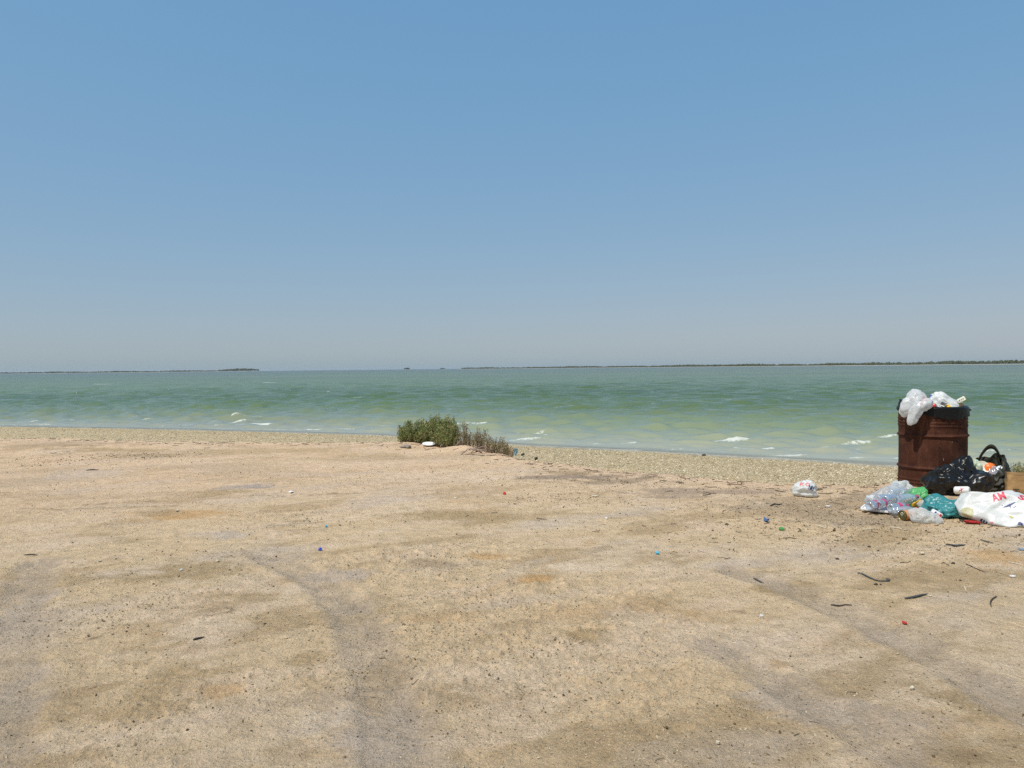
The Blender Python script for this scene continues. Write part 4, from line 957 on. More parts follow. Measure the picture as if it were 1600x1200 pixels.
t = thing('water_bottle', 'clear bottle with red cap pointing at the green bag', 'bottle', at_depth(1398, 797.5, 5.56))
Q = (VR * 0.97 + VF * 0.15 + VZ * 0.12).to_track_quat('Z', 'Y').to_matrix().to_4x4() @ Matrix.Translation((0, 0, -0.02))
bottle_parts(t, Q, None, RED, 0.17, 0.026)
c = onground(1392, 795) + VF * 0.16 + VZ * 0.06
soft_thing('shrink_wrap', 'clear plastic wrap stretched over the bundle of water bottles', 'plastic wrap', CLEAR_FILM, c, [((-0.02, 0, 0), (0.17, 0.15, 0.085), 0, -0.35), ((0.07, 0.06, 0.03), (0.10, 0.09, 0.10)), ((-0.12, -0.06, -0.03), (0.08, 0.08, 0.05))], sub=6, amp=0.012, freq=9, seed=55)
c = onground(1408, 786) + VF * 0.16 + VZ * 0.09
soft_thing('carrier_bag', 'pale translucent plastic sheet crumpled against the foot of the drum', 'plastic bag', film('pale_film', (0.76, 0.78, 0.74), 0.35, 0.15, 0.3, 0.08), c, [((0, 0, 0), (0.095, 0.06, 0.055), 0, 0.0), ((-0.03, 0, 0.012), (0.06, 0.05, 0.05))], sub=5, amp=0.016, freq=10, seed=61)
sb = thing('drink_bottle', 'small orange-labelled bottle lying behind the bundle of water bottles', 'bottle', onground(1354, 783) + VZ * 0.035)
Q = (VR * 0.9 + VF * 0.25 - VZ * 0.12).to_track_quat('Z', 'Y').to_matrix().to_4x4()
lathe('body', [(0.0005, 0.0), (0.012, 0.0), (0.013, 0.018), (0.020, 0.030), (0.026, 0.042), (0.027, 0.12), (0.024, 0.128), (0.0005, 0.128)], WHITE, sb, 22, Q)
lathe('label', [(0.0268, 0.046), (0.0275, 0.048), (0.0275, 0.09), (0.0270, 0.092)], paint('orange_label', (0.68, 0.30, 0.14), 0.5, 0.3, 60), sb, 22, Q)
lathe('stripe', [(0.0276, 0.098), (0.0276, 0.118)], BLUE, sb, 22, Q)
# lone white bag on the sand
c = onground(1257, 778) + VF * 0.085 + VZ * 0.055
lone = soft_thing('carrier_bag', 'small knotted white bag with red print alone on the open sand', 'plastic bag', WHITE_BAG, c, [((0, 0, 0), (0.088, 0.08, 0.068)), ((-0.055, 0.0, -0.008), (0.05, 0.05, 0.05), 0, -0.5), ((0.03, 0, 0.0), (0.08, 0.07, 0.055)), ((-0.045, 0.01, 0.065), (0.016, 0.014, 0.03), 0, -0.4), ((0.03, 0.02, 0.05), (0.03, 0.03, 0.03))], sub=6, amp=0.014, freq=11, seed=71)
print_word(lone, 'KO', 1250, 754, 1266, 759, paint('coral_ink', (0.70, 0.16, 0.14), 0.5, 0.15), 0.2, 0.05, 0.03)
print_word(lone, 'NU', 1263, 759, 1272, 766, INK_BLUE, 0.0, 0.35, 0.02)

# ------------------------------------------------------------------ shrubs
M_LEAF = leaf_mat('shrub_leaf', (0.155, 0.20, 0.060), (0.31, 0.35, 0.13), (0.36, 0.30, 0.14))
M_DRYLEAF = leaf_mat('dry_shrub_leaf', (0.19, 0.17, 0.075), (0.32, 0.27, 0.14), (0.40, 0.27, 0.16))
M_STEM = paint('shrub_stem', (0.20, 0.145, 0.085), 0.9, 0.3, 50)
def shrub(name, label, stems, mat, seed, leaf=0.020, per=44, roots=()):
    """stems: list of (base xyz, tip xyz, leaf start 0..1, density)"""
    rg = np.random.default_rng(seed)
    b0 = np.mean([s_[0] for s_ in stems], axis=0)
    root = thing(name, label, 'shrub', tuple(b0))
    lv, lf, tv, tf = [], [], [], []
    for base, tip, start, dens in stems:
        base = np.array(base) - b0; tip = np.array(tip) - b0; L = np.linalg.norm(tip - base)
        mid = (base + tip) / 2 + rg.normal(0, 0.06 * L, 3) - np.array((0, 0, 0.06 * L))
        ts = np.linspace(0, 1, 7); pts = [(1 - t) ** 2 * base + 2 * t * (1 - t) * mid + t * t * tip for t in ts]
        for i, p in enumerate(pts):
            rr_ = 0.004 * (1 - 0.75 * ts[i])
            k = len(tv)
            for a in (0, 2.1, 4.2): tv.append(p + rr_ * np.array((math.cos(a), math.sin(a), 0)))
            if i: tf += [(k - 3, k - 2, k + 1, k), (k - 2, k - 1, k + 2, k + 1), (k - 1, k - 3, k, k + 2)]
        n_ = int(per * dens * max(0.4, L / 0.3))
        t = start + (1 - start) * rg.uniform(0, 1, n_) ** 0.8
        P = ((1 - t) ** 2)[:, None] * base + (2 * t * (1 - t))[:, None] * mid + (t * t)[:, None] * tip
        tan = (tip - mid) / np.linalg.norm(tip - mid)
        D = tan * 0.75 + rg.normal(0, 0.7, (n_, 3)); D[:, 2] += 0.25; D /= np.linalg.norm(D, axis=1)[:, None]
        ll = leaf * rg.uniform(0.6, 1.35, n_); S = np.cross(D, rg.normal(size=(n_, 3))); S /= np.linalg.norm(S, axis=1)[:, None]
        side = rg.normal(0, 0.012, (n_, 3)); P = P + side
        for q in range(n_):
            k = len(lv); w_ = ll[q] * 0.2
            lv += [P[q], P[q] + D[q] * ll[q] * 0.5 + S[q] * w_, P[q] + D[q] * ll[q], P[q] + D[q] * ll[q] * 0.5 - S[q] * w_]
            lf.append((k, k + 1, k + 2, k + 3))
    cr = bulk_mesh('crown', lv, lf, mat, root)
    bulk_mesh('stems', tv, tf, M_STEM, root)
    return root
rg = np.random.default_rng(77)
BY = BUSH.y
def crown_profile(tab):
    xs, ys, bs = zip(*tab); return lambda x: float(np.interp(x, xs, ys)), lambda x: float(np.interp(x, xs, bs))
def grow(x0, x1, tab, roots, n_, depth_sd, start, dens, spread=0.6):
    top, bot = crown_profile(tab); out = []
    for i in range(n_):
        px = rg.uniform(x0, x1); yt, yb = top(px), bot(px)
        fr = rg.uniform(0.30, 1.0) ** 0.7
        dy = float(rg.normal(0, depth_sd)); dep_ = pix(px, yb, 0.04).y + 0.22 + dy
        tipp = pix_at(px, yb + (yt - yb) * fr * max(0.55, 1 - 0.6 * abs(dy) / (depth_sd * 3)), dep_)
        rx = min(roots, key=lambda q: abs(q - px) + rg.uniform(0, 25)); bx = rx + (px - rx) * spread + rg.normal(0, 3)
        bp = pix_at(bx, bot(bx), pix(bx, bot(bx), 0.04).y + 0.22 + dy * 0.65); bp.z = gz(bp.x, bp.y) - 0.01
        tipp.z = max(tipp.z, bp.z + 0.05)
        out.append((tuple(bp), tuple(tipp), start, dens))
    return out
main_tab = [(618, 668, 690), (624, 664, 690), (632, 658.5, 689), (645, 656, 689), (656, 654, 690), (664, 653, 691), (670, 647, 692), (678, 643.5, 693), (684, 644, 694), (690, 649, 695), (697, 646.5, 696), (706, 648, 697), (713, 654, 697), (718, 664, 698)]
st = grow(621, 716, main_tab, (640, 660, 680, 700), 480, 0.16, 0.25, 1.0, 0.5)
shrub('green_shrub', 'dense spiky green shrub on the sand mound at the top of the beach', st, M_LEAF, 1, 0.028, 46)
dry_tab = [(712, 668, 698), (718, 662, 698), (724, 652, 699), (728, 655, 699), (732, 668, 700), (737, 662, 700), (741, 672, 701), (747, 659, 701), (752, 666, 702), (758, 661, 703), (763, 671, 704), (768, 679, 705), (774, 684, 706), (782, 677, 707), (786, 682, 708), (792, 689, 709), (800, 697, 710), (806, 703, 710)]
st = grow(714, 804, dry_tab, (725, 748, 760, 783), 185, 0.12, 0.30, 0.8, 0.75)
dry = shrub('dry_shrub', 'straggly brownish shrub with bare roots at the green bush\'s seaward end', st, M_DRYLEAF, 2, 0.024, 34)
for i in range(26):
    px = rg.uniform(700, 775); yb = float(np.interp(px, [700, 740, 775], [699, 704, 710])); a = gpix(px, yb - rg.uniform(0, 4)); pts = []
    d = Vector((rg.uniform(-1, 1), rg.uniform(-0.4, 0.3), 0)).normalized(); L = rg.uniform(0.12, 0.38)
    for k in range(7):
        t = k / 6; q = a + d * L * (t - 0.5) + Vector((0, 0.03 * math.sin(t * 5 + i), 0))
        q.z = gz(q.x, q.y) + 0.006 + rg.uniform(0.0, 0.035) * math.sin(math.pi * t) + 0.022 * math.sin(math.pi * t) * (i % 3)
        pts.append(q - dry.location)
    tube('root', pts, [0.004 + 0.009 * rg.uniform(0, 1) * (1 - k / 9) for k in range(7)], DEADWOOD, dry, 6)
dv, df = [], []
for i in range(900):
    px = rg.uniform(698, 800); yb = float(np.interp(px, [698, 740, 800], [698, 703, 711])); p_ = gpix(px, yb - abs(rg.normal(0, 3.0)))
    d = np.array((rg.normal(0, 0.8), rg.normal(0, 0.4), abs(rg.normal(0.35, 0.3)))); d /= np.linalg.norm(d); L = rg.uniform(0.04, 0.13)
    q = np.array(p_) - np.array(dry.location) + np.array((0, -0.03, 0)); s_ = np.cross(d, (0.2, 1, 0.3)); s_ /= np.linalg.norm(s_); k = len(dv); rr_ = rg.uniform(0.0015, 0.004)
    kink = q + d * L * 0.5 + rg.normal(0, 0.01, 3)
    for pp, w_ in ((q, rr_), (kink, rr_ * 0.8), (q + d * L, rr_ * 0.4)): dv += [pp - s_ * w_, pp + s_ * w_, pp + np.cross(d, s_) * w_]
    for a_ in (0, 3): df += [(k + a_, k + a_ + 1, k + a_ + 4, k + a_ + 3), (k + a_ + 1, k + a_ + 2, k + a_ + 5, k + a_ + 4), (k + a_ + 2, k + a_, k + a_ + 3, k + a_ + 5)]
dt = bulk_mesh('dead_twigs', dv, df, paint('dead_twig', (0.46, 0.35, 0.26), 0.9, 0.35, 60), dry); dt['kind'] = 'stuff'
# shrub at the right edge behind the paper bag
st = []
BYo = BY
c0 = pix_at(1606, 742, 8.1)
for i in range(160):
    a = rg.uniform(0, 6.28); q = rg.uniform(0, 1) ** 0.6; h = rg.uniform(0.10, 0.30) * (1 - 0.35 * q)
    bp = Vector((c0.x + 0.02 + 0.06 * q * math.cos(a), c0.y + 0.06 * q * math.sin(a), 0)); bp.z = gz(bp.x, bp.y) - 0.01
    st.append((tuple(bp), (bp.x + 0.13 * q * math.cos(a), bp.y + 0.13 * q * math.sin(a), bp.z + h), 0.2, 0.9))
shrub('green_shrub', 'small green shrub cut off by the frame behind the brown paper bag', st, M_LEAF, 4, 0.020, 40)
st = []
for i in range(26):
    bp = pix_at(1583 + rg.uniform(-4, 12), 748, 7.6); bp.z = gz(bp.x, bp.y) - 0.01
    st.append((tuple(bp), (bp.x + rg.normal(0, 0.06), bp.y + rg.normal(0, 0.05), bp.z + rg.uniform(0.10, 0.24)), 0.7, 0.15))
M_STRAW = leaf_mat('straw', (0.38, 0.34, 0.17), (0.50, 0.45, 0.25), (0.32, 0.30, 0.15))
o = shrub('grass_tuft', 'tuft of dry straw-coloured grass between olive bag and paper bag', st, M_STRAW, 6, 0.03, 20); o['category'] = 'grass'

# ------------------------------------------------------------------ small litter on the sand
def ground_path(pix_pts, lift=0.004, n_=10):
    P = [gpix(*p) for p in pix_pts]; out = []
    for i in range(n_):
        t = i / (n_ - 1) * (len(P) - 1); k = min(int(t), len(P) - 2); q = P[k].lerp(P[k + 1], t - k); q.z = gz(q.x, q.y) + lift; out.append(q)
    # soften the corners
    for _ in range(2):
        out = [out[0]] + [(out[i - 1] + out[i] * 2 + out[i + 1]) / 4 for i in range(1, len(out) - 1)] + [out[-1]]
    return out
def strip(name, label, cat, pix_pts, rad_, mat, flat=0.5, lift=0.004, group=None, taper=True, n_=12):
    pts = ground_path(pix_pts, lift, n_); b = pts[0].copy()
    rad_ *= 0.75; rr_ = [rad_ * (0.45 + 0.55 * math.sin(math.pi * min(1, (i + 1.5) / n_))) if taper else rad_ for i in range(n_)]
    o = tube(name, [p - b for p in pts], rr_, mat, None, 7, flat); o.location = b
    return tag(o, label, cat, group)
G = 'strips and sticks on the sand'
strip('rubber_strip', 'long grey rubber strip bent in an S on the open sand', 'strip', [(1340, 897), (1346, 896.5), (1355, 902), (1367, 908), (1378, 909.5), (1389, 909), (1390, 906.5), (1384, 906)], 0.006, GREYSTRIP, 0.6, 0.006, G, False, 22)
strip('rubber_strip', 'short tapered grey strip with a split pale end', 'strip', [(1414, 936.5), (1426, 935), (1438, 931.5), (1449, 929.5)], 0.011, GREYSTRIP, 0.5, 0.006, G)
strip('stick', 'white sliver lying at the end of the split grey strip', 'sliver', [(1448, 931), (1456, 932.5), (1464, 933.5)], 0.006, PALESTICK, 0.4, 0.004, G)
strip('rubber_strip', 'thick dark grey slab of rubber below the large white bag', 'strip', [(1479, 852), (1488, 851.5), (1498, 852), (1508, 853)], 0.017, GREYSTRIP, 0.45, 0.006, G)
strip('rubber_strip', 'straight dark strip nearest the right edge below the paper bag', 'strip', [(1532, 846), (1541, 847.5), (1552, 849.5)], 0.010, GREYSTRIP, 0.5, 0.006, G)
strip('rubber_strip', 'black clip-like strip with white edge on open sand', 'strip', [(1177, 905), (1181, 906.5), (1186, 909), (1193, 912)], 0.008, GREYSTRIP, 0.5, 0.006, G)
strip('stick', 'thin brown stick lying left of the split grey strip', 'stick', [(1298, 946), (1308, 945), (1320, 944.5), (1331, 946)], 0.005, DARKSTICK, 1, 0.004, G)
strip('stick', 'curved dark stick like a bracket at the right', 'stick', [(1557, 933), (1550, 937), (1547, 943), (1549, 949)], 0.005, DARKSTICK, 1, 0.004, G)
strip('stick', 'long thin straight twig at the right under the rubber slab', 'stick', [(1509, 882), (1518, 886), (1528, 891), (1540, 895)], 0.0035, DARKSTICK, 1, 0.004, G)
strip('stick', 'short dark stick among the ruts on the left', 'stick', [(302, 1001), (309, 999), (319, 996.5)], 0.006, DARKSTICK, 1, 0.004, G)
strip('stick', 'slim dark stick below the lone white bag', 'stick', [(1224, 841), (1234, 841), (1246, 842)], 0.004, DARKSTICK, 1, 0.004, G)
strip('stick', 'upper of two pale straws left of the tin can', 'stick', [(1273, 822), (1284, 824), (1294, 826)], 0.005, PALESTICK, 1, 0.005, G)
strip('stick', 'pale straw lying just below the foam tray', 'stick', [(1346, 830), (1354, 828), (1365, 826.5)], 0.005, PALESTICK, 1, 0.005, G)
strip('stick', 'bent pale straw below the small colourless bag', 'stick', [(1391, 824.5), (1402, 825), (1415, 829.5)], 0.005, PALESTICK, 1, 0.005, G)
strip('stick', 'forked dark driftwood scrap below the lone white bag', 'stick', [(1204, 791), (1210, 788), (1215, 789.5), (1221, 788.5)], 0.012, DARKSTICK, 0.7, 0.006, G)
strip('stick', 'white splinter standing out right of the split grey strip', 'sliver', [(1507, 917), (1508, 921), (1510, 926)], 0.004, PALESTICK, 0.5, 0.006, G)
strip('stick', 'thin curved pale straw at the right edge', 'stick', [(1575, 878), (1586, 882), (1600, 884)], 0.003, PALESTICK, 1, 0.004, G)
strip('stick', 'dark twig beside a pale scrap in the middle of the lot', 'stick', [(838, 811), (845, 811.5), (855, 812)], 0.004, DARKSTICK, 1, 0.004, G)
strip('stick', 'thin dark twig lying flat far left below the bank', 'stick', [(135, 735.5), (145, 734.5), (154, 735)], 0.008, DARKSTICK, 1, 0.006, G)
strip('stick', 'short dark twig at the left edge of the lot', 'stick', [(38, 868), (50, 867), (58, 868)], 0.005, DARKSTICK, 1, 0.004, G)
for nm, lb, px, py, mt, r_, ax in (('bottle_stopper', 'dark blue bottle cap on the sand left of centre', 500, 860, BLUE, 0.011, (0.3, -0.6, 0.6)), ('bottle_stopper', 'small red bottle cap on the sand below the shrubs', 788, 772.5, RED, 0.015, (0.2, -0.6, 0.7)), ('bottle_stopper', 'light blue bottle cap in the middle of the lot', 1027, 866, SKYBLUE, 0.011, (0.1, -0.4, 0.9)),
                               ('bottle_stopper', 'green cap lying right of the blue scrap', 1221, 828.5, GREENBIT, 0.018, (0.1, -0.3, 0.9)), ('bottle_stopper', 'pale turquoise cap left of centre', 510, 824, SKYBLUE, 0.008, (0, -0.3, 0.9))):
    p = gpix(px, py); p.z += 0.004; capped(nm, lb, 'bottle cap', p, mt, r_, 0.013, Vector(ax), 'bottle caps on the sand')
def scrap(name, label, cat, px, py, size, mat, seed, th=0.006, curl=0.3, group='scraps on the sand'):
    p = gpix(px, py); rg2 = np.random.default_rng(seed); nseg = 11; vs, fs = [], []
    rr_ = size * rg2.uniform(0.6, 1.1, nseg)
    for layer in (0, 1):
        for k in range(nseg):
            a = 2 * math.pi * k / nseg; x_, y_ = rr_[k] * math.cos(a), rr_[k] * 0.6 * math.sin(a)
            vs.append((x_, y_, th * layer + 0.003 + curl * abs(x_) * rg2.uniform(0.5, 1)))
    for layer in (0, 1):
        c_ = len(vs); vs.append((0, 0, th * layer + 0.003))
        for k in range(nseg):
            a, b = layer * nseg + k, layer * nseg + (k + 1) % nseg; fs.append((c_, a, b) if layer else (c_, b, a))
    for k in range(nseg): fs.append((k, (k + 1) % nseg, nseg + (k + 1) % nseg, nseg + k))
    o = mesh_obj(name, vs, fs, mat, None, False); o.location = p; o.rotation_euler = (0, 0, rg2.uniform(0, 6)); return tag(o, label, cat, group)
scrap('plastic_scrap', 'flat orange-red scrap on bare sand in the right foreground', 'scrap', 1413, 975.5, 0.016, RED, 1)
scrap('plastic_scrap', 'crumpled blue scrap below the lone white bag', 'scrap', 1197, 815, 0.034, paint('dull_blue', (0.07, 0.14, 0.32), 0.5, 0.2), 2, 0.012, 0.5)
scrap('plastic_scrap', 'blue-grey scrap cut off at the right edge', 'scrap', 1597, 860, 0.03, paint('blue_grey', (0.22, 0.28, 0.36), 0.5, 0.2), 3)
for i, (px, py, sz) in enumerate(((455, 770, 0.05), (930, 776, 0.05), (712, 779, 0.03), (1294, 792, 0.03), (1280, 793, 0.02), (1441, 866, 0.03), (1582, 902, 0.022), (340, 878, 0.02), (277, 799, 0.03), (283, 892, 0.016), (156, 878, 0.018), (1425, 1078, 0.018), (1190, 964, 0.012), (1122, 1163, 0.010), (83, 708, 0.08), (948, 811, 0.02))):
    lb = ('pale shell scrap on the lot above the blue cap', 'white paper scrap below the bank in mid-picture', 'pale scrap beside a dark twig', 'pale flat stone right of the driftwood scrap', 'pale flake left of the flat stone', 'pale torn paper below the rubber slab', 'white fluff of plastic near the right edge', 'white shell fragment on the damp patch at left', 'white flake on the ochre stain at left', 'small white shell chip on the damp patch', 'pale shell chip at far left', 'large cream shell in the right foreground', 'pale flake in the middle right of the lot', 'cream chip on the grey patch at bottom', 'white scrap far off by the bank at left', 'pale twiglet scrap right of centre')[i]
    sz *= 0.7; scrap('paper_scrap' if 'paper' in lb else 'shell_chip', lb, 'scrap', px, py, sz, PALESTICK if i % 3 else WHITE, 40 + i, 0.006, 0.25)
# white plate and blue wrapper by the shrubs
p = gpix(670, 697)
pt = thing('foam_plate', 'white foam plate lying at the foot of the green shrub', 'plate', p)
Q = (Vector((0.03, -0.17, 0.98))).to_track_quat('Z', 'Y').to_matrix().to_4x4(); Q.translation = Vector((0, 0, 0.022))
lathe('plate', [(0.0005, 0.0), (0.058, 0.001), (0.073, 0.012), (0.094, 0.018), (0.096, 0.014), (0.076, 0.006), (0.059, -0.005), (0.0005, -0.006)], WHITE, pt, 32, Q)
p = gpix(806, 711)
o = box('wrapper', (0.055, 0.02, 0.11), paint('turquoise_wrapper', (0.30, 0.62, 0.74), 0.35, 0.25, 40), None, Matrix.Rotation(R(14), 4, 'Y') @ Matrix.Rotation(R(20), 4, 'Z'), 0.008, 0.018, 5, 3); o.location = p + VZ * 0.045
tag(o, 'light blue wrapper standing at the seaward end of the dry shrub', 'wrapper')
p = gpix(838, 719); o = soft_thing('stone', 'dark lump of stone on the bank right of the shrubs', 'stone', DARKSTICK, p + VZ * 0.03, [((0, 0, 0), (0.026, 0.025, 0.025))], sub=3, amp=0.01, freq=12, seed=4)
p = gpix(817, 712); o = soft_thing('stone', 'dark crumpled lump just right of the light blue wrapper', 'stone', DARKSTICK, p + VZ * 0.02, [((0, 0, 0), (0.03, 0.02, 0.014)), ((0.025, 0, 0.008), (0.035, 0.015, 0.008))], sub=3, amp=0.01, freq=14, seed=6)
p = gpix(635, 700); o = soft_thing('driftwood', 'grey weathered lump of driftwood on the sand left of the plate', 'driftwood', paint('grey_wood', (0.24, 0.20, 0.17), 0.9, 0.4, 40), p + VZ * 0.015, [((0, 0, 0), (0.12, 0.05, 0.03)), ((-0.08, 0, -0.01), (0.10, 0.03, 0.02))], sub=4, amp=0.012, freq=10, seed=16)
for i, (px, py, s_) in enumerate(((1413, 843, 0.022), (1358, 855, 0.014), (1308, 874, 0.016), (1489, 881, 0.016), (1474, 895, 0.010), (1369, 914, 0.016), (1376, 914, 0.007), (1100, 599 + 113, 0.05))):
    lb = ('brown clod below the tin can', 'dark clod under the pale straws', 'dark crumb of earth left of the S-shaped strip', 'dark clod left of the long thin twig', 'small dark pebble above the split grey strip', 'dark lump beside the S-shaped strip', 'tiny dark pebble beside the S-shaped strip', 'dark stone at the water line')[i]
    s_ *= 0.55; p = gpix(px, py); soft_thing('clod', lb, 'clod', DARKSTICK if i else paint('brown_clod', (0.17, 0.11, 0.05), 0.9, 0.3), p + VZ * s_ * 0.4, [((0, 0, 0), (s_, s_, s_ * 0.5)), ((s_, 0, -s_ * 0.1), (s_ * 0.9, s_ * 0.5, s_ * 0.3)), ((-s_ * 0.8, s_ * 0.3, 0), (s_ * 0.6, s_ * 0.5, s_ * 0.35))], group='loose clods', sub=3, amp=s_ * 0.4, freq=0.5 / s_, seed=100 + i, facets=10, lift=0.0)

# ------------------------------------------------------------------ loose grit, shells, twigs: nobody could count them
def scatter(name, label, mat, P, size, flat, seed, cat):
    rg2 = np.random.default_rng(seed); n_ = len(P)
    base = np.array([(1, 0, 0), (0, 1, 0), (-1, 0, 0), (0, -1, 0), (0, 0, 1), (0, 0, -1)], float)
    tri = np.array([(0, 1, 4), (1, 2, 4), (2, 3, 4), (3, 0, 4), (1, 0, 5), (2, 1, 5), (3, 2, 5), (0, 3, 5)])
    a = rg2.uniform(0, 6.28, n_); ca, sa = np.cos(a), np.sin(a)
    V = base[None] * rg2.uniform(0.55, 1.3, (n_, 6, 1)); V[:, :, 2] *= flat; V[:, :, 1] *= rg2.uniform(0.5, 1, n_)[:, None]
    tilt = rg2.normal(0, 0.35, n_); V[:, :, 2] += V[:, :, 0] * tilt[:, None]
    x_ = V[:, :, 0] * ca[:, None] - V[:, :, 1] * sa[:, None]; y_ = V[:, :, 0] * sa[:, None] + V[:, :, 1] * ca[:, None]
    W = np.stack([x_, y_, V[:, :, 2]], -1) * size[:, None, None] + P[:, None, :]
    F = (tri[None] + (np.arange(n_) * 6)[:, None, None]).reshape(-1, 3)
    o = bulk_mesh(name, W.reshape(-1, 3), F, mat); return tag(o, label, cat, kind='stuff')
def grit_mat(name, a, b, c):
    mt, n, out = new_mat(name); g = nd(n, 'ShaderNodeNewGeometry'); r_ = nd(n, 'ShaderNodeValToRGB', {0: g.outputs['Random Per Island']})
    e = r_.color_ramp.elements; e[0].color = (*a, 1); e[1].color = (*c, 1); x_ = e.new(0.55); x_.color = (*b, 1)
    p = nd(n, 'ShaderNodeBsdfPrincipled', {'Base Color': r_.outputs[0], 'Roughness': 0.9, 'Specular IOR Level': 0.2}); n.links.new(p.outputs[0], out.inputs[0]); return mt
rg = np.random.default_rng(900)
def fan(n_, r0_, r1_, p=1.0, ang=40):
    th = rg.uniform(R(-ang), R(ang), n_); r_ = r0_ + (r1_ - r0_) * rg.uniform(0, 1, n_) ** p; return r_ * np.sin(th), r_ * np.cos(th)
# crumbs of sand crust, in drifts
x_, y_ = fan(60000, 1.7, 9.0, 1.1); k = fbm(x_ * 1.1 + 31, y_ * 1.1, 3) + 0.6 * sum(np.exp(-((x_ - c.x) ** 2 + (y_ - c.y) ** 2) / 0.3) for c in CLOD) + rg.uniform(-0.55, 0.35, len(x_)) > 0.22
x_, y_ = x_[k], y_[k]; s_ = 0.0020 * np.exp(np.clip(rg.normal(0, 0.45, len(x_)), -2, 0.8)) * (1 + 0.12 * np.hypot(x_, y_))
scatter('sand_crumbs', 'loose crumbs of sand crust strewn over the lot', grit_mat('crumb', (0.30, 0.235, 0.145), (0.44, 0.355, 0.23), (0.52, 0.43, 0.30)), np.stack([x_, y_, ground_z(x_, y_) + s_ * 0.3], -1), s_, 0.75, 1, 'sand')
x_, y_ = fan(3600, 1.7, 10.5, 1.0); s_ = 0.0022 * np.exp(np.clip(rg.normal(0, 0.5, len(x_)), -2, 1.0)) * (1 + 0.1 * np.hypot(x_, y_))
scatter('gravel', 'dark specks of gravel and droppings scattered over the lot', grit_mat('dark_grit', (0.05, 0.038, 0.025), (0.12, 0.085, 0.05), (0.22, 0.17, 0.11)), np.stack([x_, y_, ground_z(x_, y_) + s_ * 0.2], -1), s_, 0.6, 2, 'gravel')
# drifts of dark grit
spots = ((480, 815, .22, .10), (690, 880, .20, .10), (230, 712, .5, .12), (900, 746, .8, .12), (960, 752, .6, .12), (100, 720, .6, .15), (1090, 770, .7, .2), (1230, 795, .7, .25), (860, 780, .3, .1), (890, 778, .3, .08), (1400, 1100, .25, .12), (1300, 1180, .2, .1), (1080, 1170, .25, .15), (780, 1000, .22, .18), (860, 1040, .22, .15), (740, 940, .2, .15), (180, 960, .25, .12), (250, 1130, .12, .05), (560, 1030, .12, .1), (1440, 850, .35, .12), (330, 880, .3, .1), (640, 1080, .2, .2))
gx_, gy_ = [], []
for (px, py, wx, wy) in spots:
    q = gpix(px, py); n_ = int(420 * min(1.6, wx * wy / 0.04) + 120); gx_.append(rg.normal(q.x, wx, n_)); gy_.append(rg.normal(q.y, wy * 2, n_))
x_, y_ = np.concatenate(gx_), np.concatenate(gy_); k = fbm(x_ * 6, y_ * 6, 3) + rg.uniform(-0.5, 0.5, len(x_)) > 0.05; x_, y_ = x_[k], y_[k]
s_ = 0.0021 * np.exp(np.clip(rg.normal(0, 0.45, len(x_)), -1.5, 0.9)) * (1 + 0.16 * np.hypot(x_, y_))
scatter('gravel', 'drifts of dark grit and weed crumbs caught in the ruts', grit_mat('weed_crumb', (0.10, 0.077, 0.048), (0.22, 0.17, 0.105), (0.40, 0.32, 0.21)), np.stack([x_, y_, ground_z(x_, y_) + s_ * 0.3], -1), s_, 0.7, 12, 'gravel')
# dark crumbs around the drum and on the bank
c = gpix(1330, 812); x_ = rg.normal(c.x, 0.75, 2600); y_ = rg.normal(c.y, 0.55, 2600); s_ = 0.0045 * np.exp(rg.normal(0, 0.45, 2600))
scatter('gravel', 'trampled dark crumbs of earth around the heap of rubbish', grit_mat('dark_crumb', (0.09, 0.068, 0.042), (0.19, 0.145, 0.09), (0.42, 0.34, 0.22)), np.stack([x_, y_, ground_z(x_, y_) + s_ * 0.2], -1), s_, 0.6, 3, 'gravel')
# shell grit on the beach
n_ = 76000; th = rg.uniform(R(-38), R(38), n_); t = rg.uniform(0.10, 1.0, n_); re_, rs_ = r_edge(th), r_shore(th); r_ = re_ + (rs_ - re_) * t
x_, y_ = r_ * np.sin(th), r_ * np.cos(th); k = rg.uniform(0, 1, n_) < sstep(0.05, 0.4, t + 0.2 * fbm(x_ * 0.9, y_ * 0.9, 3)); x_, y_ = x_[k], y_[k]
s_ = 0.0062 * np.exp(np.clip(rg.normal(0, 0.4, len(x_)), -1.5, 0.9))
scatter('shell_gravel', 'coarse yellowish shell gravel covering the beach slope', grit_mat('shell_grit', (0.22, 0.175, 0.10), (0.52, 0.44, 0.285), (0.74, 0.67, 0.52)), np.stack([x_, y_, ground_z(x_, y_) + s_ * 0.3], -1), s_, 0.7, 4, 'shells')
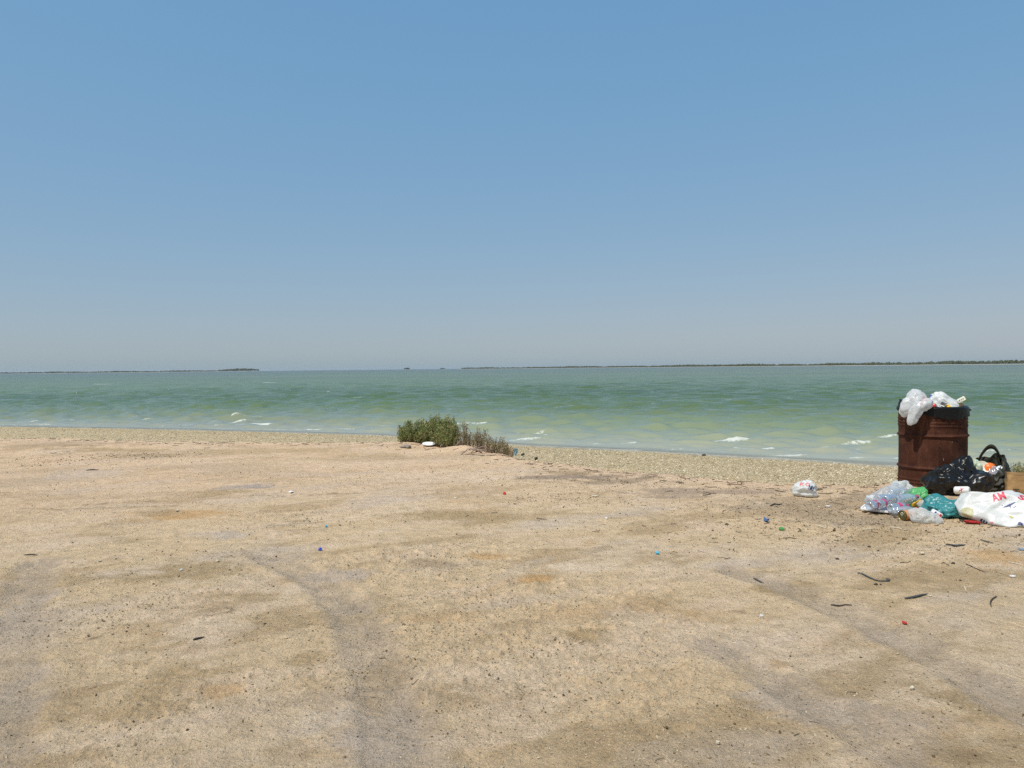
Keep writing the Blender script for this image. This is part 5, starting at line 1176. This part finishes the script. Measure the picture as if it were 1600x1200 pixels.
# wrack: twigs and weed along the lip of the bank
def twigs(name, label, n_, pos, mat, seed, lo, hi, rad_):
    rg2 = np.random.default_rng(seed); co, fs = [], []
    for i in range(n_):
        x0, y0 = pos(rg2); a = rg2.uniform(0, math.pi); L = rg2.uniform(lo, hi); bend = rg2.normal(0, 0.25); k0 = len(co); rr_ = rad_ * rg2.uniform(0.5, 1.4)
        for t in (-0.5, -0.17, 0.17, 0.5):
            xx, yy = x0 + L * t * math.cos(a) - bend * L * t * t * math.sin(a), y0 + L * t * math.sin(a) + bend * L * t * t * math.cos(a)
            co += [(xx - rr_ * math.sin(a), yy + rr_ * math.cos(a), 0.0), (xx + rr_ * math.sin(a), yy - rr_ * math.cos(a), 0.0), (xx, yy, rr_ * 1.4)]
        for s__ in range(3):
            b = k0 + s__ * 3; fs += [(b, b + 3, b + 5, b + 2), (b + 2, b + 5, b + 4, b + 1), (b + 1, b + 4, b + 3, b)]
    co = np.array(co); co[:, 2] += ground_z(co[:, 0], co[:, 1]) + 0.002
    o = bulk_mesh(name, co, fs, mat); return tag(o, label, 'twigs', kind='stuff')
WRACK = grit_mat('wrack', (0.05, 0.04, 0.028), (0.12, 0.088, 0.058), (0.28, 0.21, 0.14))
def lip(rg2):
    th = rg2.uniform(R(-36), R(28)); r_ = float(r_edge(th)) - abs(rg2.normal(0.15, 0.35)) + 0.1; return r_ * math.sin(th), r_ * math.cos(th)
twigs('twig_litter', 'dark weed and twigs washed up along the lip of the bank', 420, lip, WRACK, 1, 0.03, 0.13, 0.0032)
def lot(rg2):
    th = rg2.uniform(R(-38), R(38)); r_ = rg2.uniform(2, 9); return r_ * math.sin(th), r_ * math.cos(th)
twigs('twig_litter', 'fine brown twigs and straws strewn across the lot', 190, lot, grit_mat('twig', (0.06, 0.045, 0.03), (0.20, 0.15, 0.09), (0.50, 0.42, 0.28)), 2, 0.010, 0.045, 0.0011)
c1 = gpix(1330, 820)
twigs('twig_litter', 'dark twigs trodden into the sand around the rubbish heap', 160, lambda r: (r.normal(c1.x, 0.9), r.normal(c1.y, 0.5)), WRACK, 3, 0.02, 0.07, 0.002)
